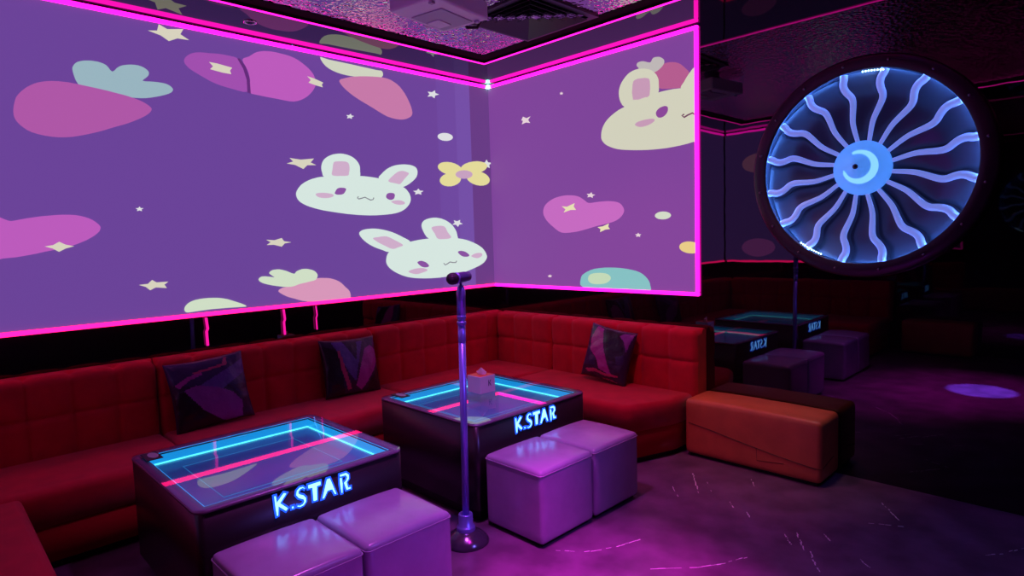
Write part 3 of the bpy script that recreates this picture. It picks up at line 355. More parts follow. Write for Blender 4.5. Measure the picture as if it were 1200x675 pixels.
ART_BACK=[
('orchid3',[(0.701,1.823),(0.704,1.847),(0.714,1.872),(0.733,1.894),(0.765,1.915),(0.805,1.933),(0.849,1.947),(0.895,1.955),(0.943,1.96),(0.99,1.961),(1.033,1.958),(1.075,1.953),(1.11,1.945),(1.139,1.934),(1.162,1.921),(1.183,1.908),(1.2,1.896),(1.215,1.885),(1.234,1.878),(1.26,1.877),(1.29,1.879),(1.326,1.881),(1.37,1.882),(1.42,1.882),(1.464,1.879),(1.5,1.874),(1.531,1.867),(1.557,1.856),(1.577,1.839),(1.591,1.819),(1.598,1.799),(1.595,1.781),(1.584,1.763),(1.568,1.747),(1.548,1.732),(1.522,1.719),(1.487,1.707),(1.437,1.697),(1.378,1.688),(1.321,1.679),(1.27,1.669),(1.222,1.659),(1.176,1.65),(1.135,1.643),(1.097,1.637),(1.056,1.633),(1.01,1.63),(0.961,1.629),(0.917,1.634),(0.882,1.647),(0.853,1.665),(0.824,1.685),(0.793,1.706),(0.763,1.73),(0.738,1.753),(0.72,1.777),(0.707,1.8)]),
('cream2',[(0.928,1.868),(0.987,1.86),(1.079,1.887),(1.066,1.858),(1.092,1.827),(1.032,1.83),(0.948,1.811),(0.971,1.838)]),
('cream2',[(1.323,1.668),(1.377,1.673),(1.443,1.695),(1.435,1.669),(1.453,1.648),(1.404,1.645),(1.348,1.625),(1.354,1.651)]),
('white2',[(1.266,1.968),(1.275,1.95),(1.307,1.943),(1.279,1.935),(1.278,1.918),(1.252,1.93),(1.22,1.927),(1.232,1.943),(1.212,1.958),(1.246,1.955)]),
('white2',[(1.731,1.61),(1.74,1.598),(1.761,1.596),(1.746,1.587),(1.749,1.575),(1.73,1.581),(1.711,1.576),(1.715,1.588),(1.7,1.598),(1.721,1.599)]),
('white2',[(0.766,1.254),(0.774,1.245),(0.795,1.244),(0.78,1.236),(0.783,1.226),(0.765,1.23),(0.746,1.225),(0.75,1.235),(0.735,1.242),(0.756,1.244)]),
('white2',[(0.957,2.866),(0.963,2.856),(0.979,2.851),(0.968,2.847),(0.97,2.837),(0.956,2.844),(0.941,2.842),(0.944,2.851),(0.933,2.86),(0.949,2.858)]),
('white2',[(0.456,2.696),(0.479,2.726),(0.523,2.705),(0.576,2.714),(0.544,2.686),(0.57,2.654),(0.516,2.667),(0.46,2.658),(0.478,2.687)]),
('mint2',[(2.031,1.736),(2.028,1.727),(2.018,1.719),(2.002,1.712),(1.983,1.708),(1.961,1.707),(1.938,1.709),(1.918,1.713),(1.902,1.72),(1.891,1.729),(1.887,1.738),(1.891,1.748),(1.901,1.756),(1.917,1.763),(1.937,1.767),(1.959,1.768),(1.981,1.766),(2.001,1.761),(2.017,1.754),(2.027,1.745)]),
('lemon2',[(2.282,1.478),(2.276,1.465),(2.262,1.454),(2.241,1.446),(2.215,1.441),(2.187,1.442),(2.159,1.446),(2.133,1.455),(2.114,1.466),(2.102,1.48),(2.099,1.495),(2.105,1.508),(2.119,1.52),(2.141,1.528),(2.168,1.532),(2.196,1.531),(2.224,1.526),(2.249,1.517),(2.267,1.506),(2.279,1.492)]),
('teal',[(1.129,1.221),(1.134,1.238),(1.145,1.254),(1.166,1.268),(1.197,1.284),(1.237,1.3),(1.283,1.312),(1.336,1.319),(1.394,1.324),(1.452,1.325),(1.507,1.325),(1.561,1.322),(1.612,1.317),(1.659,1.31),(1.703,1.302),(1.74,1.29),(1.771,1.275),(1.795,1.257),(1.814,1.238),(1.827,1.221),(1.835,1.203),(1.838,1.186),(1.844,1.169),(1.846,1.154),(1.825,1.143),(1.769,1.139),(1.689,1.139),(1.609,1.141),(1.538,1.142),(1.466,1.144),(1.392,1.146),(1.305,1.145),(1.215,1.145),(1.148,1.151),(1.122,1.17),(1.122,1.197)]),
('leaf3',[(1.209,1.223),(1.212,1.237),(1.221,1.253),(1.239,1.265),(1.268,1.273),(1.305,1.277),(1.339,1.279),(1.37,1.278),(1.4,1.275),(1.423,1.269),(1.44,1.259),(1.452,1.247),(1.455,1.234),(1.447,1.22),(1.43,1.206),(1.407,1.194),(1.377,1.186),(1.342,1.182),(1.309,1.18),(1.281,1.18),(1.257,1.183),(1.237,1.189),(1.222,1.198),(1.212,1.21)]),
('salmon3',[(1.888,2.838),(1.9,2.858),(1.923,2.869),(1.948,2.876),(1.973,2.882),(2,2.885),(2.027,2.884),(2.054,2.879),(2.08,2.872),(2.104,2.861),(2.125,2.848),(2.143,2.831),(2.16,2.814),(2.176,2.798),(2.19,2.782),(2.197,2.763),(2.194,2.735),(2.183,2.703),(2.165,2.681),(2.138,2.675),(2.103,2.678),(2.064,2.684),(2.015,2.69),(1.961,2.7),(1.92,2.719),(1.897,2.756),(1.887,2.801)]),
('leafd',[(1.693,2.872),(1.691,2.88),(1.702,2.887),(1.715,2.891),(1.73,2.892),(1.747,2.892),(1.758,2.894),(1.755,2.901),(1.745,2.912),(1.738,2.921),(1.739,2.929),(1.743,2.937),(1.751,2.942),(1.765,2.944),(1.782,2.944),(1.8,2.941),(1.821,2.933),(1.843,2.923),(1.862,2.918),(1.872,2.924),(1.879,2.937),(1.889,2.946),(1.906,2.948),(1.925,2.946),(1.943,2.942),(1.958,2.934),(1.972,2.924),(1.982,2.914),(1.986,2.903),(1.986,2.891),(1.981,2.88),(1.971,2.869),(1.957,2.858),(1.941,2.849),(1.929,2.843),(1.915,2.839),(1.894,2.836),(1.862,2.834),(1.822,2.833),(1.785,2.836),(1.749,2.846),(1.715,2.86)]),
('face2',[(1.624,2.618),(1.597,2.641),(1.583,2.664),(1.573,2.687),(1.567,2.712),(1.565,2.737),(1.567,2.76),(1.573,2.782),(1.582,2.802),(1.595,2.821),(1.613,2.84),(1.635,2.859),(1.657,2.874),(1.68,2.883),(1.704,2.889),(1.729,2.892),(1.757,2.891),(1.786,2.888),(1.813,2.882),(1.838,2.874),(1.861,2.864),(1.881,2.851),(1.899,2.834),(1.916,2.815),(1.927,2.795),(1.934,2.777),(1.936,2.758),(1.936,2.737),(1.937,2.713),(1.936,2.688),(1.922,2.66),(1.885,2.622),(1.833,2.58),(1.78,2.557),(1.725,2.564),(1.669,2.591)]),
('face2',[(2.121,2.668),(2.126,2.688),(2.139,2.702),(2.153,2.717),(2.164,2.733),(2.177,2.749),(2.19,2.764),(2.206,2.78),(2.223,2.796),(2.24,2.803),(2.258,2.801),(2.275,2.791),(2.288,2.766),(2.295,2.709),(2.297,2.636),(2.286,2.582),(2.252,2.562),(2.204,2.561),(2.164,2.571),(2.141,2.597),(2.127,2.635)]),
('face2',[(1.381,2.423),(1.382,2.442),(1.386,2.463),(1.394,2.484),(1.405,2.504),(1.421,2.525),(1.442,2.545),(1.469,2.564),(1.502,2.582),(1.534,2.597),(1.563,2.608),(1.592,2.616),(1.624,2.624),(1.658,2.634),(1.695,2.643),(1.739,2.652),(1.796,2.661),(1.86,2.671),(1.919,2.677),(1.97,2.68),(2.016,2.68),(2.064,2.679),(2.116,2.674),(2.168,2.668),(2.214,2.661),(2.253,2.664),(2.286,2.665),(2.311,2.632),(2.328,2.53),(2.337,2.394),(2.333,2.293),(2.308,2.26),(2.269,2.262),(2.223,2.266),(2.173,2.259),(2.117,2.254),(2.059,2.251),(2.002,2.249),(1.945,2.25),(1.886,2.252),(1.826,2.256),(1.764,2.262),(1.704,2.269),(1.647,2.277),(1.592,2.286),(1.543,2.297),(1.501,2.311),(1.466,2.326),(1.437,2.341),(1.416,2.356),(1.402,2.37),(1.391,2.384),(1.384,2.397),(1.381,2.409)]),
('pink2',[(1.701,2.664),(1.692,2.722),(1.699,2.783),(1.706,2.806),(1.721,2.814),(1.747,2.818),(1.777,2.816),(1.811,2.812),(1.839,2.804),(1.853,2.795),(1.858,2.775),(1.86,2.722),(1.854,2.672),(1.838,2.661),(1.81,2.663),(1.753,2.656)]),
('eye2',[(1.908,2.524),(1.911,2.536),(1.919,2.546),(1.931,2.555),(1.947,2.562),(1.967,2.566),(1.984,2.568),(1.997,2.565),(2.007,2.56),(2.013,2.553),(2.015,2.543),(2.014,2.531),(2.01,2.519),(2.002,2.508),(1.99,2.498),(1.977,2.49),(1.961,2.486),(1.944,2.485),(1.93,2.489),(1.919,2.498),(1.911,2.511)]),
('pink2',[(1.715,2.467),(1.719,2.474),(1.732,2.482),(1.751,2.487),(1.776,2.49),(1.807,2.492),(1.835,2.492),(1.858,2.491),(1.879,2.488),(1.892,2.484),(1.898,2.478),(1.896,2.471),(1.889,2.464),(1.875,2.457),(1.856,2.45),(1.834,2.445),(1.811,2.442),(1.787,2.44),(1.764,2.442),(1.743,2.448),(1.724,2.458)]),
('line2',[(2.147,2.485),(2.127,2.472),(2.151,2.45),(2.185,2.463),(2.219,2.471),(2.24,2.455),(2.246,2.463),(2.219,2.482),(2.179,2.474),(2.15,2.462),(2.139,2.47),(2.154,2.474)])]

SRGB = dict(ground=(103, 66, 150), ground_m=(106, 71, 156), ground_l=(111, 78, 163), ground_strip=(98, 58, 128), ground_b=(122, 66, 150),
    mint=(150, 180, 190), rose=(172, 86, 164), cream=(214, 210, 188), orchid=(158, 78, 172), orchid2=(186, 90, 186), crack=(96, 42, 118),
    leaf=(205, 210, 190), salmon=(196, 120, 166), white=(220, 222, 224), lemon=(226, 218, 150), lilac=(196, 160, 190), face=(212, 230, 222),
    pink=(205, 172, 200), eye=(134, 80, 158), line=(120, 120, 130), salmon2=(214, 150, 184), leaf2=(206, 222, 196),
    orchid3=(194, 104, 190), cream2=(228, 222, 176), white2=(228, 208, 214), mint2=(206, 218, 196), lemon2=(228, 204, 130), teal=(124, 192, 192),
    leaf3=(190, 216, 180), salmon3=(178, 92, 140), leafd=(188, 182, 180), face2=(208, 208, 186), pink2=(196, 152, 180), eye2=(136, 70, 150), line2=(110, 66, 90))

def clip(poly, lo, hi, zl, zh):
    def cut(P, k, lim, keep_less):
        out = []
        for i in range(len(P)):
            a, b2 = P[i - 1], P[i]
            ia = (a[k] <= lim) if keep_less else (a[k] >= lim); ib = (b2[k] <= lim) if keep_less else (b2[k] >= lim)
            if ia != ib:
                t = (lim - a[k]) / (b2[k] - a[k]); out.append(tuple(a[j] + t * (b2[j] - a[j]) for j in (0, 1)))
            if ib: out.append(b2)
        return out
    for k, lim, less in ((0, lo, False), (0, hi, True), (1, zl, False), (1, zh, True)):
        poly = cut(poly, k, lim, less)
        if len(poly) < 3: return []
    return poly

def screen(name, art, lo, hi, put, grounds, label):
    """put(a, z, d): a along the wall, d out of the wall"""
    b = bmesh.new(); names = []
    def mi(c):
        if c not in names: names.append(c)
        return names.index(c)
    for (a0, a1, c) in grounds:
        vs = [b.verts.new(put(a, z, d)) for a in (a0, a1) for z in (ZB + .015, ZT - .015) for d in (.001, .012)]
        for f in ((0, 1, 3, 2), (4, 6, 7, 5), (0, 4, 5, 1), (2, 3, 7, 6), (0, 2, 6, 4), (1, 5, 7, 3)):
            b.faces.new([vs[i] for i in f]).material_index = mi(c)
    for i, (c, P) in enumerate(art):
        P = clip([tuple(q) for q in P], lo, hi, ZB + .015, ZT - .015)
        if len(P) < 3: continue
        d = .0125 + .00015 * i
        vs = [b.verts.new(put(a, z, d)) for a, z in P]
        for tri in geometry.tessellate_polygon([[Vector((a, z, 0)) for a, z in P]]):
            try: b.faces.new([vs[j] for j in tri]).material_index = mi(c)
            except ValueError: pass
    o = obj(name, b, [screen_mat('projected ' + c, SRGB[c]) for c in names], recalc=False)
    return tag(o, label, 'projection screen', 'projected wall pictures')

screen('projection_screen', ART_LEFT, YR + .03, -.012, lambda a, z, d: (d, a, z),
       [(YR + .03, -.66, 'ground'), (-.66, -.44, 'ground_m'), (-.44, -.26, 'ground_l'), (-.26, -.012, 'ground_strip')],  # strips by the corner: uneven projector brightness stepped into the emission
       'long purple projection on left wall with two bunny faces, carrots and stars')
screen('projection_screen', ART_BACK, .012, XE - .0145, lambda a, z, d: (a, -d, z), [(.012, XE - .0145, 'ground_b')],
       'short purple projection right of the corner with pink heart and cropped bunny')
rear_art = [('face', [(1.5 + .3 * math.cos(t / 10 * PI), 2.1 + .16 * math.sin(t / 10 * PI)) for t in range(20)]),
            ('salmon', [(.6 + .3 * math.cos(t / 10 * PI), 2.6 + .15 * math.sin(t / 10 * PI)) for t in range(20)]),
            ('orchid2', [(.55 + .26 * math.cos(t / 10 * PI), 1.34 + .14 * math.sin(t / 10 * PI)) for t in range(20)])]
screen('projection_screen', rear_art, .03, 2.2, lambda a, z, d: (a, YR + d, z), [(.03, 2.2, 'ground')],
       'purple projection on the rear wall, seen only in the black glass beside the fan')

# ------------------------------------------------------------------ ceiling vent, projector, downlight
cx, cy, hw = 1.50, -.98, .345
t = thing('ceiling_vent', (cx, cy, ZC), 'square dark air vent with stepped louvres in the hammered ceiling', 'air vent')
b = bmesh.new()
for a in ((-hw, hw, -hw, -hw + .05), (-hw, hw, hw - .05, hw), (-hw, -hw + .05, -hw + .05, hw - .05), (hw - .05, hw, -hw + .05, hw - .05)):
    add_box(b, cx + a[0], cx + a[1], cy + a[2], cy + a[3], ZC - .014, ZC)
obj('vent_frame', b, M['vent'], t)
for k in range(5):
    b = bmesh.new(); o_ = hw - .055 - k * .058; i_ = o_ - .05; zo, zi = ZC - .006, ZC - .030
    for s in range(4):
        R = Matrix.Rotation(s * PI / 2, 4, 'Z')
        P = [(-o_, -o_, zi), (o_, -o_, zi), (i_, -i_, zo), (-i_, -i_, zo)]
        top = [Vector((x, y, z + .003)) for x, y, z in P]; low = [Vector((x, y, z)) for x, y, z in P]
        C = Matrix.Translation((cx, cy, 0))
        A = [b.verts.new(C @ R @ p) for p in low]; B = [b.verts.new(C @ R @ p) for p in top]
        b.faces.new(A); b.faces.new(B[::-1])
        for q in range(4): b.faces.new((A[q], A[(q + 1) % 4], B[(q + 1) % 4], B[q]))
    obj('louvre', b, M['vent'], t)

px, py = 1.464, -1.75
t = thing('ceiling_projector', (px, py, 2.98), 'white projector with a glowing lens hung under the ceiling', 'projector')
RP = Matrix.Translation((px, py, 0)) @ Matrix.Rotation(math.radians(10), 4, 'Z')
def pbox(args, bev=0., seg=2):
    q = bmesh.new(); add_box(q, *args, bev=bev, seg=seg); bmesh.ops.transform(q, matrix=RP, verts=list(q.verts)); return q
obj('housing', pbox((-.19, .19, -.25, .25, 2.985, 3.10), .015, 3), M['white_plastic'], t)
obj('bottom_plate', pbox((-.15, .10, -.10, .20, 2.978, 2.986), .004), M['grey_plastic'], t)
obj('intake_grille', pbox((-.13, -.03, .02, .14, 2.972, 2.979), .002), M['white_plastic'], t)
obj('front_panel', pbox((-.205, -.188, -.22, .22, 2.995, 3.09), .005), M['grey_plastic'], t)
for ya in (-.21, .21):
    obj('foot', pbox((.11, .14, ya - .015, ya + .015, 2.970, 2.986), .004), M['grey_plastic'], t)
obj('ceiling_mount', pbox((-.05, .05, -.05, .05, 3.10, ZC), .004), M['grey_plastic'], t)
q = bmesh.new(); tube(q, [(-.19, .12, 3.035), (-.225, .12, 3.035)], .042, 20); bmesh.ops.transform(q, matrix=RP, verts=list(q.verts))
lb = obj('lens_barrel', q, M['grey_plastic'], t)
q = bmesh.new(); tube(q, [(-.224, .12, 3.035), (-.229, .12, 3.035)], .032, 20); bmesh.ops.transform(q, matrix=RP, verts=list(q.verts))
obj('lens', q, M['lens'], lb)
q = bmesh.new(); tube(q, [(-.02, .245, 3.03), (-.03, .30, 3.0), (.01, .36, 3.005), (.06, .36, 3.06), (.08, .34, ZC)], .011, 8); bmesh.ops.transform(q, matrix=RP, verts=list(q.verts))
obj('power_cable', q, M['cable'], t)

t = thing('recessed_downlight', (.292, -2.447, ZS), 'small unlit round downlight in the black soffit above the left screen', 'downlight')
b = bmesh.new(); lathe(b, [(.030, 0), (.042, 0), (.042, -.006), (.036, -.009), (.030, -.004)], (.292, -2.447, ZS), n=28, closed=True); obj('trim_ring', b, M['chrome'], t)
b = bmesh.new(); lathe(b, [(0, -.002), (.029, -.002), (.029, -.0005), (0, -.0005)], (.292, -2.447, ZS), n=24); obj('lamp_glass', b, M['lamp_dark'], t)

# ------------------------------------------------------------------ sofas
def back_panel(name, u0, u1, put, parent, ncols, z0=.36, z1=.885, T=.17):
    """tufted backrest; u along the wall, s out of the wall, put(u, s, z) -> world"""
    path = []
    for k in range(49): path.append((T, z0 + (z1 - .055 - z0) * k / 48, 1, 0))
    for k in range(1, 7):
        a = PI / 2 * k / 6; path.append((T - .055 + .055 * math.cos(a), z1 - .055 + .055 * math.sin(a), math.cos(a), math.sin(a)))
    for k in range(1, 5): path.append((T - .055 - (T - .08) * k / 4, z1, 0, 1))
    path.append((.004, z1 - .02, -.7, .7)); path.append((.003, z0, -1, 0))
    L = u1 - u0; n = max(24, int(L / .011)); b = bmesh.new(); rows = []
    zm = z0 + (z1 - z0) * .54
    for i in range(n + 1):
        u = u0 + L * i / n; c = (i / n * ncols) % 1.; e = min(i, n - i) / n * L
        row = []
        for (s, z, ns, nz) in path:
            d = 0.
            front = ns >= 0 and not (ns == 0 and s < .05)
            if front:
                gc = min(c, 1 - c) * L / ncols; d += .024 * (1 - math.exp(-gc / .020))
                if ns > .99: d += .020 * (1 - math.exp(-abs(z - zm) / .018))
                else: d += .020
                d -= .044
            if e < .02 and front: d -= .018 * (1 - e / .02)
            row.append(b.verts.new(put(u, s + ns * d, z + nz * d)))
        rows.append(row)
    for i in range(n):
        for j in range(len(path) - 1):
            f = b.faces.new((rows[i][j], rows[i + 1][j], rows[i + 1][j + 1], rows[i][j + 1])); f.smooth = True
    b.faces.new(rows[0]); b.faces.new(rows[-1][::-1])
    for i in (0,):
        b.faces.new([r[0] for r in rows] + [r[-1] for r in rows][::-1])
    return obj(name, b, M['red'], parent)

def seat_block(poly, parent, z0=.235, z1=.42):
    b = bmesh.new(); add_prism(b, poly, z0, z1, bev_top=.045, seg=5); sharp_smooth(b, 35)
    obj('seat_cushion', b, M['red'], parent)
def inset(poly, d):
    n = len(poly); out = []
    for i in range(n):
        p0, p1, p2 = (Vector(poly[(i + k) % n]) for k in (-1, 0, 1))
        a = (p1 - p0).normalized(); c = (p2 - p1).normalized()
        na = Vector((-a.y, a.x)); nc = Vector((-c.y, c.x)); m = (na + nc); m.normalize()
        out.append(tuple(p1 + m * (d / max(.4, m.dot(na)))))
    return out
def base_block(poly, parent):
    b = bmesh.new(); add_prism(b, inset(poly, .012), .045, .232, bev_top=.012, seg=2); sharp_smooth(b, 35); obj('base', b, M['red_dark'], parent)
    b = bmesh.new(); add_prism(b, inset(poly, .05), 0, .045); obj('plinth', b, M['black_foot'], parent)

SX = .79   # seat front of the left run
g = .006
left_put = lambda u, s, z: (s, u, z)
back_put = lambda u, s, z: (u, -s, z)
rear_put = lambda u, s, z: (u, YR + s, z)
SG = 'red sofa sections along the walls'

t = thing('sofa_section', (.4, -4.0, 0), 'red sofa section under the left screen nearest the camera, no pillow on it', 'sofa', SG)
P = [(.165, -4.76), (SX, -4.76), (SX, -3.13 - g), (.165, -3.13 - g)]
seat_block(P, t); base_block(P, t); back_panel('backrest', -4.93, -3.13 - g, left_put, t, 8)

t = thing('sofa_section', (.4, -2.3, 0), 'red sofa section under the left screen holding two pillows', 'sofa', SG)
P = [(.165, -3.13), (SX, -3.13), (SX, -1.52 - g), (.165, -1.52 - g)]
seat_block(P, t); base_block(P, t); back_panel('backrest', -3.13, -1.52 - g, left_put, t, 7)

t = thing('corner_sofa_section', (.4, -.6, 0), 'red sofa section filling the room corner, without pillows', 'sofa', SG)
P = [(.165, -1.52), (SX, -1.52), (SX, -.79), (.885 - g, -.79), (.885 - g, -.165), (.165, -.165)]
seat_block(P, t); base_block(P, t)
back_panel('backrest', -1.52, -.003, left_put, t, 6); back_panel('backrest', .172, .885 - g, back_put, t, 3)

t = thing('sofa_section', (1.5, -.4, 0), 'red sofa section with one pillow and rounded end beside the orange bench', 'sofa', SG)
P = [(.885, -.165), (.885, -.79), (2.08, -.79), (2.13, -.775), (2.165, -.74), (2.275, -.42), (2.285, -.37), (2.285, -.165)]
seat_block(P, t); base_block(P, t); back_panel('backrest', .885, 2.312, back_put, t, 6)

t = thing('sofa_section', (1.55, -4.4, 0), 'red sofa seat cut off at the bottom left corner of the photo', 'sofa', SG)
P = [(SX + g, -4.785), (2.35, -4.785), (2.35, -3.99), (2.30, -3.92), (SX + g, -3.92)]
seat_block(P, t); base_block(P, t); back_panel('backrest', .18, 2.35, rear_put, t, 9)

# benches
def bench(x0, x1, y0, y1, label, group=None):
    t = thing('bench', ((x0 + x1) / 2, (y0 + y1) / 2, 0), label, 'bench', group)
    b = bmesh.new(); add_box(b, x0, x1, y0, y1, .02, .415, bev=.032, seg=5)
    bmesh.ops.subdivide_edges(b, edges=[e for e in b.edges if e.calc_length() > .3], cuts=10, use_grid_fill=True)
    for v in b.verts:
        fx = (v.co.x - x0) / (x1 - x0); fy = (v.co.y - y0) / (y1 - y0)
        if v.co.z > .40: v.co.z += .008 * math.sin(PI * min(1, max(0, fx))) - .004 * math.exp(-((fx - .52) / .03) ** 2)
    sharp_smooth(b, 50); obj('cover', b, M['orange'], t)
    b = bmesh.new(); add_box(b, x0 + .03, x1 - .03, y0 + .03, y1 - .02, 0, .022); obj('plinth', b, M['black_foot'], t)
    return t
t = bench(2.315, 3.245, -.335, -.004, 'orange leather bench against the black glass right of the sofa')
b = bmesh.new()
tube(b, [(2.35, -.3357, .245), (2.5, -.3357, .225), (2.7, -.3357, .190), (2.95, -.3357, .150), (3.15, -.3357, .125), (3.21, -.3357, .12), (3.238, -.327, .12), (3.2455, -.30, .12), (3.2455, -.22, .135), (3.2455, -.12, .15)], .003, 6)
tube(b, [(2.84, -.3357, .165), (2.845, -.3357, .085), (3.02, -.3357, .105)], .0018, 5)
obj('seam', b, M['seam'], t)
bench(2.50, 3.25, YR + .004, YR + .30, 'second bench by the rear wall, seen only reflected right of the fan')

# ------------------------------------------------------------------ pillows
PCOL = dict(dark=(.030, .018, .055), navy=(.035, .03, .11), violet=(.22, .05, .34), magenta=(.36, .04, .34), indigo=(.10, .06, .30), streak=(.42, .05, .16), black=(.012, .01, .016))
PM = {k: mat('pillow ' + k, v, .32, bump=('noise', 14, .5, .02)) for k, v in PCOL.items()}
def inside(p, poly):
    x, y = p; c = False
    for i in range(len(poly)):
        (x1, y1), (x2, y2) = poly[i - 1], poly[i]
        if (y1 > y) != (y2 > y) and x < (x2 - x1) * (y - y1) / (y2 - y1) + x1: c = not c
    return c
def pillow(loc, yaw, lean, roll, size, pats, label):
    """yaw 0: facing -y (on the back run); pattern u right, v down as seen from the front"""
    w, hgt = size; n = 64; b = bmesh.new(); keys = list(PM)
    def bulge(u, v):
        a = max(0, (1 - (2 * u - 1) ** 2)) * max(0, (1 - (2 * v - 1) ** 2)); return .068 * a ** .42
    grid = {}
    for side in (1, -1):
        for i in range(n + 1):
            for j in range(n + 1):
                edge = i in (0, n) or j in (0, n)
                if side == -1 and edge: grid[(side, i, j)] = grid[(1, i, j)]; continue
                u, v = i / n, j / n
                pin = .045 * ((2 * u - 1) ** 2) * 0 
                sx = 1 - .06 * (1 - (2 * v - 1) ** 2) * abs(2 * u - 1) ** 3; sz = 1 - .06 * (1 - (2 * u - 1) ** 2) * abs(2 * v - 1) ** 3
                wr = .002 * math.sin(23 * u + 9 * v) * math.sin(17 * v - 5 * u) * (0 if edge else 1)
                grid[(side, i, j)] = b.verts.new(((u - .5) * w * sx, -side * (bulge(u, v) + wr), (.5 - v) * hgt * sz))
    for side in (1, -1):
        for i in range(n):
            for j in range(n):
                q = [grid[(side, i, j)], grid[(side, i + 1, j)], grid[(side, i + 1, j + 1)], grid[(side, i, j + 1)]]
                f = b.faces.new(q if side == -1 else q[::-1]); f.smooth = True
                u, v = (i + .5) / n, (j + .5) / n; k = 'dark'
                for kk, poly in pats:
                    if inside((u, v), poly): k = kk
                f.material_index = keys.index(k)
    R = Matrix.Translation(loc) @ Matrix.Rotation(yaw, 4, 'Z') @ Matrix.Rotation(lean, 4, 'X') @ Matrix.Rotation(roll, 4, 'Y')
    bmesh.ops.transform(b, matrix=R, verts=list(b.verts))
    root = bpy.data.objects.new('throw_pillow', None)
    o = obj('throw_pillow', b, [PM[k] for k in keys])
    bpy.data.objects.remove(root)
    zmin = min(v.co.z for v in o.data.vertices)
    off = Vector((loc[0], loc[1], zmin))
    o.data.transform(Matrix.Translation(-off)); o.location = off
    return tag(o, label, 'pillow', 'throw pillows on the red sofa')
LB = [('navy', [(0, 0), (1, 0), (1, .5), (.5, .45), (0, .3)]), ('black', [(.02, .42), (.2, .45), (.6, 1), (.02, 1)]), ('indigo', [(.33, .40), (.98, .12), (1, .30), (.62, .50), (.5, .45)]),
      ('violet', [(.15, .42), (.3, .38), (.55, .46), (.74, .58), (.85, .74), (.82, .97), (.60, .99), (.35, .75)]), ('magenta', [(.05, .33), (.22, .24), (.40, .20), (.42, .24), (.25, .29), (.1, .38)]),
      ('streak', [(.30, .19), (.68, .14), (.72, .05), (.76, .05), (.74, .17), (.32, .22)]), ('navy', [(.72, .45), (.86, .60), (.98, .63), (.98, .68), (.84, .66)])]
LC = [('black', [(0, .1), (.25, .2), (.3, 1), (0, 1)]), ('indigo', [(.18, .05), (.36, .05), (.55, .42), (.62, .08), (.72, .08), (.56, .52), (.5, .78), (.38, .6)]),
      ('magenta', [(.50, .85), (.60, .55), (.73, .24), (.86, .17), (.97, .28), (.98, .48), (.72, .80), (.60, .95)]), ('streak', [(.25, .22), (.29, .22), (.33, .5), (.42, .9), (.36, .92), (.27, .55)]), ('black', [(.72, .85), (.98, .55), (.98, .95), (.7, .97)])]
RB = [('navy', [(0, 0), (.2, 0), (.35, .75), (0, .8)]), ('black', [(.38, .03), (.75, .08), (.88, .4), (.8, .6), (.6, .6)]),
      ('magenta', [(.17, .03), (.33, .05), (.45, .38), (.66, .74), (.74, .86), (.46, .80), (.36, .62), (.17, .50), (.11, .3)]), ('violet', [(.72, .12), (.80, .04), (.98, .05), (.92, .38), (.84, .22)]),
      ('streak', [(.12, .86), (.35, .81), (.55, .84), (.85, .83), (.86, .86), (.6, .90), (.4, .87), (.2, .91)]), ('streak', [(.5, .97), (.7, .93), (.9, .97), (.7, .96)]), ('navy', [(.75, .5), (.9, .45), (.93, .6), (.8, .65)])]
pillow((.262, -2.855, .645), PI / 2, -.26, -.05, (.50, .46), LB, 'dark purple satin pillow left of the nearer glowing table, leftmost on the sofa')
pillow((.262, -1.815, .637), PI / 2, -.26, .04, (.48, .45), LC, 'dark purple satin pillow with slanting pink band, middle of the three pillows')
pillow((1.60, -.262, .642), 0, -.26, .12, (.45, .44), RB, 'dark purple satin pillow on the sofa under the corner screen, right of the microphone')

